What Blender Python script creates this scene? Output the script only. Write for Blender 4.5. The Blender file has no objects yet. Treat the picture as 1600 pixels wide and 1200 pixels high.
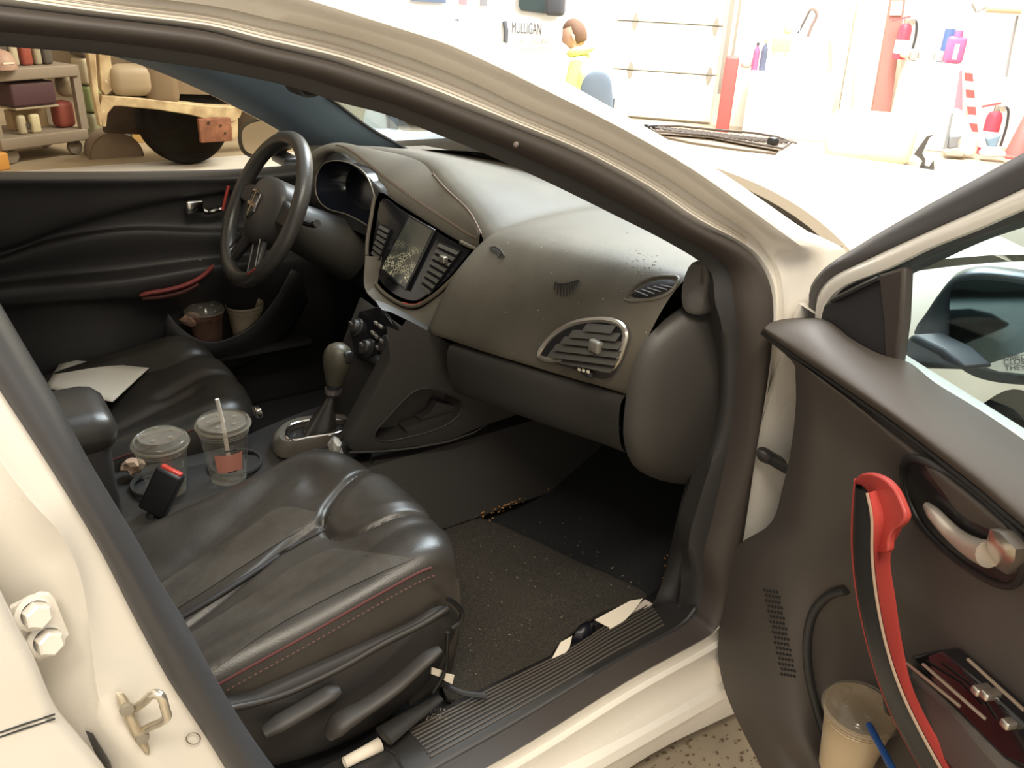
import bpy, bmesh, math, random
import numpy as np
from mathutils import Matrix, Vector
random.seed(7); rng = np.random.RandomState(7)
scene = bpy.context.scene
COL = scene.collection

# ------------------------------------------------------------------ camera
F_PX = 1332.0
CAM = np.array([-.083, -1.606, 1.448])
_p, _a, _r = math.radians(25.7), math.radians(54.7), math.radians(-2.8)
_h = np.array([math.cos(_a), math.sin(_a), 0.]); _z = np.array([0, 0, 1.])
_R = np.array([math.sin(_a), -math.cos(_a), 0.])
VD = _h*math.cos(_p) - _z*math.sin(_p); _U = _h*math.sin(_p) + _z*math.cos(_p)
VR = _R*math.cos(_r) - _U*math.sin(_r); VU = _U*math.cos(_r) + _R*math.sin(_r)
cd = bpy.data.cameras.new('camera'); cam = bpy.data.objects.new('camera', cd); COL.objects.link(cam)
cd.sensor_width = 36; cd.lens = F_PX/1600*36; cd.clip_start = .02; cd.clip_end = 200
m = Matrix.Identity(4)
for i in range(3):
    m[i][0] = VR[i]; m[i][1] = VU[i]; m[i][2] = -VD[i]; m[i][3] = CAM[i]
cam.matrix_world = m
scene.camera = cam

# ------------------------------------------------------------------ light
vs = scene.view_settings
vs.view_transform = 'Standard'; vs.look = 'None'; vs.gamma = 1; vs.use_curve_mapping = False
vs.exposure = 0.68
w = bpy.data.worlds.new('world'); scene.world = w; w.use_nodes = True
w.node_tree.nodes['Background'].inputs[0].default_value = (1, .90, .77, 1)
w.node_tree.nodes['Background'].inputs[1].default_value = .58
def area(name, loc, rot, sx, sy, power, col):
    l = bpy.data.lights.new(name, 'AREA'); l.shape = 'RECTANGLE'; l.size = sx; l.size_y = sy
    l.energy = power; l.color = col
    o = bpy.data.objects.new(name, l); COL.objects.link(o); o.location = loc; o.rotation_euler = rot
    return o
area('skylight_lamp', (4.6, 2.2, 5.2), (0, 0, .8), 5, 2.5, 700, (.86, .94, 1))
area('overhead_fill', (7.0, 3.2, 5.0), (0, 0, .8), 5, 1.0, 380, (1, .93, .80))  # unseen lamp added overhead to brighten the background
area('overhead_fill', (-.4, -3.0, 5.0), (0, 0, 0), 4, 1.0, 200, (1, .90, .74))  # unseen fill lamp added above and behind the camera

# ------------------------------------------------------------------ pixel -> place
def ray(u, v): return VD*F_PX + VR*(u-800) - VU*(v-600)
def PA(u, v, i, val):
    r = ray(u, v); return CAM + r*((val-CAM[i])/r[i])
def PX(u, v, x): return PA(u, v, 0, x)
def PY(u, v, y): return PA(u, v, 1, y)
def PZ(u, v, z): return PA(u, v, 2, z)
def PN(u, v, p0, n):
    r = ray(u, v); return CAM + r*(((p0-CAM)@n)/(r@n))
_sz = [-1, .30, .60, .95, 1.02, 1.2, 1.4, 1.46]; _sy = [-.79, -.79, -.785, -.775, -.755, -.68, -.585, -.545]
def S(u, v, off=0.):
    """the car's right side (door-opening) surface, off = metres outboard"""
    z = 1.
    for _ in range(14):
        q = PY(u, v, np.interp(z, _sz, _sy)-off); z = .5*z+.5*q[2]
    return q
def plane3(a, b, c):
    n = np.cross(b-a, c-a); return a, n/np.linalg.norm(n)
def A3(*p): return np.array(p, float)

# ------------------------------------------------------------------ materials
MATS = {}
def mat(name, col, rough=.5, metal=0., var=.0, vscale=20., bump=0., bscale=200., spec=.5, coat=0., col2=None, emit=0., trans=None, sheen=0.):
    if name in MATS: return MATS[name]
    M = bpy.data.materials.new(name); M.use_nodes = True
    nt = M.node_tree; b = nt.nodes['Principled BSDF']
    c = tuple(col)+(1,)
    b.inputs['Base Color'].default_value = c; b.inputs['Roughness'].default_value = rough
    b.inputs['Metallic'].default_value = metal; b.inputs['Specular IOR Level'].default_value = spec
    b.inputs['Coat Weight'].default_value = coat; b.inputs['Coat Roughness'].default_value = .12
    if sheen: b.inputs['Sheen Weight'].default_value = sheen
    tc = None
    if var or col2 is not None or bump:
        tc = nt.nodes.new('ShaderNodeTexCoord')
    if var or col2 is not None:
        n = nt.nodes.new('ShaderNodeTexNoise'); n.inputs['Scale'].default_value = vscale; n.inputs['Detail'].default_value = 6
        nt.links.new(tc.outputs['Object'], n.inputs['Vector'])
        cr = nt.nodes.new('ShaderNodeValToRGB'); cr.color_ramp.elements[0].position = .35; cr.color_ramp.elements[1].position = .68
        lo = tuple(x*(1-var) for x in col) if col2 is None else col2
        cr.color_ramp.elements[0].color = tuple(lo)+(1,); cr.color_ramp.elements[1].color = c
        nt.links.new(n.outputs['Fac'], cr.inputs['Fac']); nt.links.new(cr.outputs['Color'], b.inputs['Base Color'])
        mr = nt.nodes.new('ShaderNodeMapRange'); mr.inputs[3].default_value = max(0, rough-.08); mr.inputs[4].default_value = min(1, rough+.08)
        nt.links.new(n.outputs['Fac'], mr.inputs[0]); nt.links.new(mr.outputs[0], b.inputs['Roughness'])
    if bump:
        n2 = nt.nodes.new('ShaderNodeTexNoise'); n2.inputs['Scale'].default_value = bscale; n2.inputs['Detail'].default_value = 3
        nt.links.new(tc.outputs['Object'], n2.inputs['Vector'])
        bp = nt.nodes.new('ShaderNodeBump'); bp.inputs['Strength'].default_value = bump; bp.inputs['Distance'].default_value = .004
        nt.links.new(n2.outputs['Fac'], bp.inputs['Height']); nt.links.new(bp.outputs['Normal'], b.inputs['Normal'])
    if emit:
        b.inputs['Emission Color'].default_value = c; b.inputs['Emission Strength'].default_value = emit
    MATS[name] = M; return M
def glassy(name, tint, refl=.06, diff=0., dcol=(.8, .8, .8), rough=.03):
    """thin clear sheet: tinted see-through with a little mirror reflection"""
    if name in MATS: return MATS[name]
    M = bpy.data.materials.new(name); M.use_nodes = True; nt = M.node_tree; nt.nodes.clear()
    out = nt.nodes.new('ShaderNodeOutputMaterial'); tr = nt.nodes.new('ShaderNodeBsdfTransparent'); tr.inputs[0].default_value = tuple(tint)+(1,)
    gl = nt.nodes.new('ShaderNodeBsdfGlossy'); gl.inputs['Roughness'].default_value = rough
    lw = nt.nodes.new('ShaderNodeLayerWeight'); pw = nt.nodes.new('ShaderNodeMath'); pw.operation = 'POWER'; pw.inputs[1].default_value = 4
    mr = nt.nodes.new('ShaderNodeMapRange'); mr.inputs[3].default_value = .04; mr.inputs[4].default_value = .6
    nt.links.new(lw.outputs['Facing'], pw.inputs[0]); nt.links.new(pw.outputs[0], mr.inputs[0])
    mx = nt.nodes.new('ShaderNodeMixShader'); nt.links.new(mr.outputs[0], mx.inputs[0])
    nt.links.new(tr.outputs[0], mx.inputs[1]); nt.links.new(gl.outputs[0], mx.inputs[2]); last = mx
    if diff:
        d = nt.nodes.new('ShaderNodeBsdfDiffuse'); d.inputs[0].default_value = tuple(dcol)+(1,)
        m2 = nt.nodes.new('ShaderNodeMixShader'); m2.inputs[0].default_value = diff
        nt.links.new(mx.outputs[0], m2.inputs[1]); nt.links.new(d.outputs[0], m2.inputs[2]); last = m2
    nt.links.new(last.outputs[0], out.inputs[0]); MATS[name] = M; return M

WHITE = mat('white_car_paint', (.80, .765, .70), .28, coat=.5, var=.04, vscale=3)
RUBBER = mat('door_seal_rubber', (.052, .043, .038), .55, bump=.05, bscale=300)
TRIM = mat('black_trim', (.030, .029, .029), .55, bump=.08, bscale=500)
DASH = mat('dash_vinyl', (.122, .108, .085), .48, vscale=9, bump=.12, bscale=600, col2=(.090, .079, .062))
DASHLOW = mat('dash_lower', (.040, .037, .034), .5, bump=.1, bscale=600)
DOORP = mat('door_panel', (.098, .085, .076), .62, spec=.16, bump=.1, bscale=500)
DOORD = mat('door_panel_dark', (.032, .030, .030), .5, bump=.1, bscale=500)
LEATHER = mat('black_leather', (.038, .033, .028), .36, var=.3, vscale=12, bump=.10, bscale=420)
LEATHER2 = mat('grey_leather_insert', (.075, .066, .055), .42, var=.35, vscale=14, bump=.3, bscale=120)
PIANO = mat('gloss_black', (.010, .010, .012), .10, coat=.6)
SATIN = mat('satin_silver', (.62, .57, .50), .28, metal=.9)
CHROME = mat('chrome', (.80, .77, .73), .12, metal=1.)
REDT = mat('red_trim', (.42, .055, .045), .42, bump=.05)
REDST = mat('red_stitch', (.085, .020, .018), .7)
STITCH = mat('dash_stitch', (.13, .085, .06), .7)
CARPET = mat('carpet', (.018, .018, .020), .95, var=.5, vscale=250, bump=.8, bscale=900)
MATT = mat('mat_felt', (.072, .062, .048), .97, col2=(.022, .019, .016), vscale=330, bump=1., bscale=700)
PAPER = mat('paper', (.78, .70, .58), .8)
PLAST = mat('black_plastic', (.028, .027, .027), .42, bump=.06, bscale=400)
WINDG = glassy('windscreen_glass', (.86, .90, .90))
DGLASS = glassy('tinted_window_glass', (.72, .62, .47))
PGLASS = glassy('door_window_glass', (.78, .86, .88))

# ------------------------------------------------------------------ mesh helpers
WL = {}; SRC = {}; BVH = {}
from mathutils.bvhtree import BVHTree
def HIT(o, u, v, lift=0.):
    """where the sight line through a pixel meets an object already built"""
    if o.name not in BVH:
        BVH[o.name] = BVHTree.FromPolygons([Vector(q) for q in SRC[o.name].v], SRC[o.name].f)
    d = ray(u, v); d = d/np.linalg.norm(d)
    loc, nor, _, _ = BVH[o.name].ray_cast(Vector(CAM), Vector(d))
    if loc is None:
        loc, nor, _, _ = BVH[o.name].find_nearest(Vector(CAM+d*1.6))
    n = np.array(nor); n = -n if n@d > 0 else n
    return np.array(loc)-d*(lift/max(.35, -float(n@d))), n
def HP(o, px, lift=0.): return np.array([HIT(o, u, v, lift)[0] for u, v in px])
class MB:
    def __init__(s): s.v = []; s.f = []
    def add(s, vs, fs):
        k = len(s.v); s.v += [tuple(map(float, q)) for q in vs]; s.f += [tuple(i+k for i in f) for f in fs]; return s
    def grid(s, rows, cu=False, cv=False, cap=False):
        rows = [np.asarray(r) for r in rows]; n = len(rows[0]); m_ = len(rows)
        vs = np.concatenate(rows); fs = []
        for j in range(m_ if cv else m_-1):
            for i in range(n if cu else n-1):
                a = j*n+i; b = j*n+(i+1) % n; j2 = (j+1) % m_
                fs.append((a, b, j2*n+(i+1) % n, j2*n+i))
        if cap:
            fs.append(tuple(range(n))[::-1]); fs.append(tuple((m_-1)*n+i for i in range(n)))
        return s.add(vs, fs)
    def tube(s, pts, r, n=10, closed=False, flat=1., caps=True):
        pts = np.asarray(pts, float); k = len(pts); r = np.broadcast_to(np.asarray(r, float), (k,))
        T = np.roll(pts, -1, 0)-np.roll(pts, 1, 0) if closed else np.gradient(pts, axis=0)
        T /= (np.linalg.norm(T, axis=1, keepdims=True)+1e-12)
        ref = A3(0, 0, 1) if abs(T[0][2]) < .9 else A3(1, 0, 0)
        rows = []; nx = np.cross(T[0], ref); nx /= np.linalg.norm(nx)
        for i in range(k):
            nx = nx-T[i]*(nx@T[i]); nx /= np.linalg.norm(nx); ny = np.cross(T[i], nx)
            rows.append([pts[i]+r[i]*(nx*math.cos(t)+ny*math.sin(t)*flat) for t in np.linspace(0, 2*math.pi, n, endpoint=False)])
        return s.grid(rows, cu=True, cv=closed, cap=caps and not closed)
    def box(s, c, size, ax=None, b=0.):
        c = np.asarray(c, float); h = np.asarray(size, float)/2
        ax = np.eye(3) if ax is None else np.asarray(ax, float)
        if b <= 0:
            vs = [c+ax.T@(h*A3(x, y, z)) for x in (-1, 1) for y in (-1, 1) for z in (-1, 1)]
            return s.add(vs, [(0, 1, 3, 2), (4, 6, 7, 5), (0, 4, 5, 1), (2, 3, 7, 6), (0, 2, 6, 4), (1, 5, 7, 3)])
        bm = bmesh.new(); bmesh.ops.create_cube(bm, size=1)
        for v_ in bm.verts: v_.co = Vector((v_.co.x*h[0]*2, v_.co.y*h[1]*2, v_.co.z*h[2]*2))
        bmesh.ops.bevel(bm, geom=list(bm.edges), offset=min(b, .95*h.min()), segments=3, affect='EDGES', profile=.5)
        vs = [c+ax.T@np.array(v_.co) for v_ in bm.verts]; bm.verts.index_update()
        fs = [tuple(v_.index for v_ in f.verts) for f in bm.faces]; bm.free()
        return s.add(vs, fs)
    def lathe(s, prof, o, ax=(0, 0, 1), n=28, cap=False):
        ax = np.asarray(ax, float); ax /= np.linalg.norm(ax); o = np.asarray(o, float)
        ref = A3(1, 0, 0) if abs(ax[0]) < .9 else A3(0, 1, 0)
        e1 = np.cross(ax, ref); e1 /= np.linalg.norm(e1); e2 = np.cross(ax, e1)
        rows = [[o+ax*h+r*(e1*math.cos(t)+e2*math.sin(t)) for t in np.linspace(0, 2*math.pi, n, endpoint=False)] for r, h in prof]
        return s.grid(rows, cu=True, cap=cap)
    def prism(s, outl, vec):
        o = np.asarray(outl, float); vec = np.asarray(vec, float); n = len(o)
        fs = [tuple(range(n)), tuple(range(2*n-1, n-1, -1))]+[(i, i+n, (i+1) % n+n, (i+1) % n) for i in range(n)]
        return s.add(np.concatenate([o, o+vec]), fs)
    def dome(s, outl, vec, n=5, close=True):
        """outline inflated along vec into a pillow"""
        o = np.asarray(outl, float); c = o.mean(0); vec = np.asarray(vec, float); rows = []
        for k in range(n):
            t = k/(n-.0)*math.pi/2; rows.append(c+(o-c)*math.cos(t)+vec*math.sin(t))
        s.grid(rows, cu=True); b = len(s.v)-len(o); s.v.append(tuple(c+vec)); 
        for i in range(len(o)): s.f.append((b+i, b+(i+1) % len(o), len(s.v)-1))
        if close:
            b0 = b-(n-1)*len(o); s.f.append(tuple(range(b0, b0+len(o)))[::-1])
        return s
def cr(pts, n, closed=False):
    """smooth curve through points, n even samples"""
    P = np.asarray(pts, float)
    if len(P) == 2 and not closed: return P[0]+(P[1]-P[0])*np.linspace(0, 1, n)[:, None]
    if closed: Q = np.vstack([P[-1], P, P[0], P[1]])
    else: Q = np.vstack([2*P[0]-P[1], P, 2*P[-1]-P[-2]])
    out = []
    for i in range(1, len(Q)-2):
        p0, p1, p2, p3 = Q[i-1:i+3]
        k = lambda a, b: max(np.linalg.norm(b-a)**.5, 1e-5)
        t0 = 0; t1 = t0+k(p0, p1); t2 = t1+k(p1, p2); t3 = t2+k(p2, p3)
        t = np.linspace(t1, t2, 14, endpoint=False)[:, None]
        A1 = (t1-t)/(t1-t0)*p0+(t-t0)/(t1-t0)*p1; A2 = (t2-t)/(t2-t1)*p1+(t-t1)/(t2-t1)*p2; A_3 = (t3-t)/(t3-t2)*p2+(t-t2)/(t3-t2)*p3
        B1 = (t2-t)/(t2-t0)*A1+(t-t0)/(t2-t0)*A2; B2 = (t3-t)/(t3-t1)*A2+(t-t1)/(t3-t1)*A_3
        out.append((t2-t)/(t2-t1)*B1+(t-t1)/(t2-t1)*B2)
    out.append((P[0] if closed else P[-1])[None]); out = np.concatenate(out)
    d = np.r_[0, np.cumsum(np.linalg.norm(np.diff(out, axis=0), axis=1))]
    tt = np.linspace(0, d[-1], n, endpoint=not closed)
    return np.stack([np.interp(tt, d, out[:, k]) for k in range(out.shape[1])], 1)
def stations(pts, sub):
    """smooth through points keeping them as stations: sub samples per span"""
    P = np.asarray(pts, float); out = []
    Q = np.vstack([2*P[0]-P[1], P, 2*P[-1]-P[-2]])
    for i in range(1, len(Q)-2):
        p0, p1, p2, p3 = Q[i-1:i+3]
        for t in np.arange(sub)/sub:
            out.append(.5*((2*p1)+(-p0+p2)*t+(2*p0-5*p1+4*p2-p3)*t*t+(-p0+3*p1-3*p2+p3)*t**3))
    out.append(P[-1]); return np.array(out)
def surf(rows, nu, nv):
    R = [cr(r, nu) for r in rows]
    sub_ = max(2, int(round(nv/(len(rows)-1))))
    C_ = [spans([r[i] for r in R], sub_) for i in range(nu)]
    return [np.array([C_[i][j] for i in range(nu)]) for j in range(len(C_[0]))]
def spans(pts, sub):
    """centripetal curve, sub samples per span, so rows stay on their feature lines"""
    P = np.asarray(pts, float); Q = np.vstack([2*P[0]-P[1], P, 2*P[-1]-P[-2]]); out = []
    k = lambda a, b: max(np.linalg.norm(b-a)**.5, 1e-4)
    for i in range(1, len(Q)-2):
        p0, p1, p2, p3 = Q[i-1:i+3]
        t0 = 0; t1 = t0+k(p0, p1); t2 = t1+k(p1, p2); t3 = t2+k(p2, p3)
        for t in t1+(t2-t1)*np.arange(sub)/sub:
            a1 = (t1-t)/(t1-t0)*p0+(t-t0)/(t1-t0)*p1; a2 = (t2-t)/(t2-t1)*p1+(t-t1)/(t2-t1)*p2; a3 = (t3-t)/(t3-t2)*p2+(t-t2)/(t3-t2)*p3
            b1 = (t2-t)/(t2-t0)*a1+(t-t0)/(t2-t0)*a2; b2 = (t3-t)/(t3-t1)*a2+(t-t1)/(t3-t1)*a3
            out.append((t2-t)/(t2-t1)*b1+(t-t1)/(t2-t1)*b2)
    out.append(P[-1]); return np.array(out)
def make(name, mb, material, parent=None, label=None, cat=None, group=None, kind=None, smooth=40, solid=0., bevel=0., loc=None, sub=0):
    V_ = np.array(mb.v); c = V_.mean(0) if loc is None else np.asarray(loc, float)
    me = bpy.data.meshes.new(name); bm = bmesh.new()
    vs_ = [bm.verts.new(q) for q in V_-c]
    for f in mb.f:
        if len(set(f)) < 3: continue
        try: bm.faces.new([vs_[i] for i in f])
        except ValueError: pass
    bmesh.ops.remove_doubles(bm, verts=bm.verts, dist=1e-5)
    bmesh.ops.recalc_face_normals(bm, faces=bm.faces)
    lim = math.radians(smooth)
    for e in bm.edges:
        if len(e.link_faces) == 2 and e.calc_face_angle(0) > lim: e.smooth = False
    for f in bm.faces: f.smooth = True
    bm.to_mesh(me); bm.free(); me.materials.append(material)
    o = bpy.data.objects.new(name, me); COL.objects.link(o)
    put(o, c, parent); SRC[o.name] = mb
    if solid:
        md = o.modifiers.new('thickness', 'SOLIDIFY'); md.thickness = solid; md.offset = 0
    if bevel:
        md = o.modifiers.new('bevel', 'BEVEL'); md.width = bevel; md.segments = 2; md.limit_method = 'ANGLE'
    if sub:
        md = o.modifiers.new('sub', 'SUBSURF'); md.levels = sub; md.render_levels = sub
    tag(o, label, cat, group, kind); return o
def put(o, c, parent):
    c = np.asarray(c, float)
    if parent is not None:
        o.parent = parent; o.location = c-WL[parent.name]
    else: o.location = c
    WL[o.name] = c
def tag(o, label=None, cat=None, group=None, kind=None):
    if label: o['label'] = label
    if cat: o['category'] = cat
    if group: o['group'] = group
    if kind: o['kind'] = kind
    return o
def thing(name, loc, label, cat, group=None):
    o = bpy.data.objects.new(name, None); COL.objects.link(o); o.empty_display_size = .1
    put(o, loc, None); return tag(o, label, cat, group)
def dup(o, name, c, parent):
    d = o.copy(); COL.objects.link(d); d.parent = None
    d.name = name; put(d, c, parent); return d
def text(name, s_, loc, ex, ey, size, material, parent=None, depth=.0005, align='LEFT'):
    """flat lettering: ex along the line, ey up"""
    cu = bpy.data.curves.new(name, 'FONT'); cu.body = s_; cu.size = size; cu.extrude = depth; cu.align_x = align
    t = bpy.data.objects.new(name, cu); COL.objects.link(t)
    dg = bpy.context.evaluated_depsgraph_get(); me = bpy.data.meshes.new_from_object(t.evaluated_get(dg))
    bpy.data.objects.remove(t); bpy.data.curves.remove(cu)
    ex = np.asarray(ex, float); ey = np.asarray(ey, float); ez = np.cross(ex/np.linalg.norm(ex), ey/np.linalg.norm(ey))
    mb = MB(); mb.add([np.asarray(loc)+ex*q.co.x+ey*q.co.y+ez*q.co.z for q in me.vertices], [tuple(p.vertices) for p in me.polygons])
    return make(name, mb, material, parent)

# ================================================================== THE SETTING
CONC = mat('concrete_floor', (.48, .40, .29), .75, var=.35, vscale=1.3, bump=.2, bscale=30)
WALLM = mat('cream_wall', (.86, .80, .68), .7, var=.06, vscale=1.5)
WALLB = mat('tan_back_wall', (.30, .22, .14), .8, var=.4, vscale=1.2)
CABW = mat('white_enamel', (.88, .86, .82), .4)
WN = A3(.743, .669, 0); WN /= np.linalg.norm(WN); WE = A3(WN[1], -WN[0], 0); UP = A3(0, 0, 1)
def PW(u, v, gap=0.): return PN(u, v, WN*(9.15-gap), WN)
def slab(name, c, size, ax, material, **k): return make(name, MB().box(c, size, ax), material, **k)
make('floor', MB().box((4, 2, -.05), (26, 24, .1)), CONC, kind='structure')
AXW = np.array([WE, WN, UP])
make('wall_front', MB().box(WN*9.22+WE*2.2+UP*2.2, (12.5, .12, 4.4), AXW), WALLM, kind='structure')
make('wall_left', MB().box((-.6, 9.4, 2.2), (10.5, .12, 4.4)), WALLB, kind='structure')
gd = thing('door_1', PW(1000, 187), None, None); gd['kind'] = 'structure'; del_ = [gd.pop(k) for k in ('label', 'category') if k in gd]
GDM = mat('garage_door_cream', (.84, .76, .60), .5, var=.04, vscale=2)
def wcoord(u, v, gap=0.):
    q = PW(u, v, gap); return q@WE, q[2]
zs = [wcoord(990, 187)[1], wcoord(990, 109)[1], wcoord(991, 33)[1]]
ph = zs[2]-zs[1]; zs += [zs[2]+ph, zs[2]+2*ph]; zs[0] = 0.02
gr = wcoord(1128, 60)[0]; gl = gr-3.3
for k in range(4):
    make('door_panel', MB().box(WN*(9.15-.03)+WE*((gl+gr)/2)+UP*((zs[k]+zs[k+1])/2), (gr-gl, .05, zs[k+1]-zs[k]-.012), AXW, b=.008), GDM, gd)
HM = mat('galvanised_steel', (.30, .27, .22), .5, metal=.3)
for k in (1, 2):
    for hu in (wcoord(990, 70)[0], gr-.08, wcoord(990, 70)[0]-1.1):
        c = WN*(9.15-.06)+WE*hu+UP*zs[k]
        mb = MB()
        for sg in (-1, 1): mb.prism([c+UP*sg*.006-WE*.035, c+UP*sg*.006+WE*.035, c+UP*sg*.085+WE*.012, c+UP*sg*.085-WE*.012], -WN*.012)
        make('hinge', mb, HM, gd)
make('track_rail', MB().box(WN*9.02+WE*(gr+.06)+UP*1.6, (.05, .06, 2.5), AXW), HM, gd)
make('track_rail', MB().box(WN*9.06+WE*(gr+.14)+UP*1.6, (.03, .05, 2.5), AXW), HM, gd)

# ================================================================== THE CAR
car = thing('car', (.9, 0, 0), 'white compact car with its passenger door open and a worn black leather cabin', 'car')
# key lines of the door opening in the photograph: seal outer (L3), seal inner (L4), jamb step (L2), drip edge (L1), outer silhouette (L0)
ST = [((-80, -2), (-80, 66), (-80, -60), (-80, -110), (-80, -150)), ((0, 9), (0, 73), (15, -40), (30, -85), (60, -125)),
 ((156, 28), (150, 85), (170, -12), (195, -50), (230, -95)), ((312, 47), (300, 105), (325, 8), (345, -25), (385, -68)),
 ((400, 69), (388, 121), (412, 27), (440, 0), (480, -45)), ((500, 92), (466, 139), (518, 52), (545, 33), (590, -12)),
 ((556, 109), (530, 160), (573, 68), (600, 50), (650, 8)), ((640, 138), (606, 180), (658, 97), (681, 75), (735, 42)),
 ((712, 166), (681, 209), (732, 127), (755, 107), (815, 82)), ((800, 200), (765, 243), (822, 170), (850, 150), (893, 133)),
 ((900, 241), (870, 291), (924, 215), (955, 201), (998, 192)), ((1000, 295), (965, 338), (1028, 270), (1055, 258), (1110, 258)),
 ((1078, 347), (1031, 371), (1100, 318), (1125, 306), (1190, 312)), ((1141, 377), (1087, 403), (1158, 357), (1185, 349), (1240, 347)),
 ((1175, 403), (1112, 424), (1190, 386), (1225, 379), (1280, 372)), ((1194, 437), (1119, 441), (1210, 425), (1250, 402), (1320, 390)),
 ((1200, 475), (1122, 475), (1216, 475), (1258, 440), (1330, 425)), ((1197, 522), (1132, 512), (1214, 530), (1262, 520), (1335, 520)),
 ((1187, 600), (1137, 575), (1206, 610), (1258, 600), (1335, 600)), ((1169, 709), (1130, 670), (1190, 720), (1250, 720), (1330, 720)),
 ((1151, 850), (1095, 790), (1170, 855), (1240, 860), (1320, 870)), ((1140, 895), (1080, 850), (1156, 910), (1215, 940), (1300, 990)),
 ((1129, 944), (1088, 905), (1146, 962), (1180, 1000), (1240, 1060)), ((1110, 972), (1085, 945), (1126, 995), (1145, 1035), (1180, 1100)),
 ((1087, 989), (1070, 970), (1098, 1015), (1110, 1060), (1125, 1125)), ((975, 1049), (960, 1031), (985, 1078), (1000, 1120), (1015, 1180)),
 ((825, 1142), (810, 1121), (835, 1172), (850, 1215), (865, 1280)), ((709, 1208), (694, 1187), (715, 1240), (725, 1285), (740, 1350)),
 ((560, 1290), (545, 1269), (570, 1325), (580, 1370), (590, 1430))]
NS = 4
def row(k, off): return stations([S(*s[k], off=off if np.isscalar(off) else np.interp(i, *off)) for i, s in enumerate(ST)], NS)
L3, L4 = row(0, 0.), row(1, -.035)
L2, L1, L0 = row(2, .004), row(3, ([0, 14, 16, 28], [.055, .055, .02, .02])), row(4, ([0, 14, 16, 28], [.045, .045, .015, .015]))
def off(r, dx=0, dy=0, dz=0): return r+A3(dx, dy, dz)
mid = .5*(L3+L4); 
# painted frame: jamb lip, step, drip edge, outer skin, return behind
L3b = np.array([q+(A3(0, .005, 0) if i < 22*NS else A3(0, .002, -.014)) for i, q in enumerate(L3)])
bf = MB().grid([L3b, L3, .75*L3+.25*L2+A3(0, -.012, 0), .5*(L3+L2)+A3(0, -.004, 0), L2, L2+A3(0, -.012, .0), .5*(L2+L1), L1, off(.8*L1+.2*L0, dy=-.012), off(.5*(L1+L0), dy=-.014), L0, off(L0, dx=.02, dy=.06), off(L0, dx=0, dy=.14, dz=-.01)])
body = make('body_side_frame', bf, WHITE, car, 'white painted door frame around the passenger opening', smooth=50)
pin = []
for k in (.36, .52, .68): pin.append(MB().tube((1-k)*L3[0:54]+k*L2[0:54]+A3(0, -.0115+.012*abs(k-.25), 0), .0009, 5))
for q in pin: make('jamb_crease', q, mat('jamb_seam', (.60, .53, .44), .5), body)
# rubber weather strip : a fat bulb
Ls = L3+(L4-L3)*.62
make('weather_strip', MB().grid([off(L3, dy=.012), off(L3, dy=-.010), L3*.8+Ls*.2+A3(0, -.024, 0), .5*(L3+Ls)+A3(0, -.028, 0), .2*L3+.8*Ls+A3(0, -.020, 0), off(Ls, dy=-.004), off(Ls, dy=.02)]), RUBBER, car, 'brown black rubber door seal', smooth=80)
# inner trim behind the seal
inn = []
for i, q in enumerate(L4):
    s_ = i/NS
    if s_ < 15: d = A3(.004, .025, .004)
    elif s_ < 22: d = A3(.015, .05, 0)
    else: d = A3(0, .04, -.01)
    inn.append(q+d)
inn = np.array(inn)
make('pillar_trim', MB().grid([off(Ls, dy=.006), .5*(Ls+L4)+A3(0, .004, 0), off(L4, dy=.006), .4*inn+.6*L4, inn]), TRIM, car, 'black pillar and sill trim inside the seal', smooth=70)
# visor clip hanging from the trim
mb = MB(); o_ = [S(u, v, -.06) for u, v in ((462, 132), (472, 150), (480, 154), (498, 151), (506, 142), (500, 128))]
make('visor_clip', mb.prism(o_, (0, .05, 0)), TRIM, car, bevel=.004)
# blemish tag on the pillar seal
make('seal_nick', MB().dome([S(806+4*math.cos(t), 226+5*math.sin(t), .024) for t in np.linspace(0, 6.28, 10, endpoint=False)], (0, -.004, .002)), mat('nick', (.16, .13, .12), .6), car)
# ---------------- B pillar
R_ = cr([(-150, 215), (-60, 375), (0, 477), (50, 562), (91, 631), (144, 731), (216, 850), (257, 923), (292, 978), (347, 1080), (400, 1165), (470, 1260)], 50)
Lf = cr([(-150, 370), (-60, 515), (0, 608), (50, 684), (100, 763), (152, 850), (204, 952), (235, 1010), (263, 1060), (321, 1148), (353, 1200), (420, 1300)], 50)
P1 = cr([(-150, 470), (-60, 620), (0, 720), (50, 785), (92, 830), (114, 868), (131, 923), (143, 1010), (157, 1098), (190, 1150), (233, 1190), (300, 1290)], 50)
P2 = cr([(-170, 560), (-90, 700), (-30, 790), (20, 840), (70, 880), (96, 930), (108, 1010), (120, 1090), (140, 1160), (180, 1215), (215, 1270), (260, 1340)], 50)
P3 = cr([(-190, 640), (-120, 760), (-60, 850), (0, 915), (30, 945), (55, 990), (80, 1060), (105, 1120), (130, 1170), (165, 1220), (200, 1290), (240, 1370)], 50)
def srow(px, o): return np.array([S(u, v, o) for u, v in px])
BR, BL, B1, B2, B3 = srow(R_, -.02), srow(Lf, .0), srow(P1, .014), srow(P2, -.006), srow(P3, -.02)
def up_(r, dx):
    t_ = A3(r[0][0]-.10+dx, -.575, 1.40); k_ = np.linspace(1, 0, 9)[:-1, None]
    return np.vstack([r[0]+(t_-r[0])*k_+A3(0, -.03, 0)*np.sin(k_*math.pi), r])
BR, BL, B1, B2, B3 = up_(BR, .03), up_(BL, 0), up_(B1, -.03), up_(B2, -.05), up_(B3, -.08)
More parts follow.
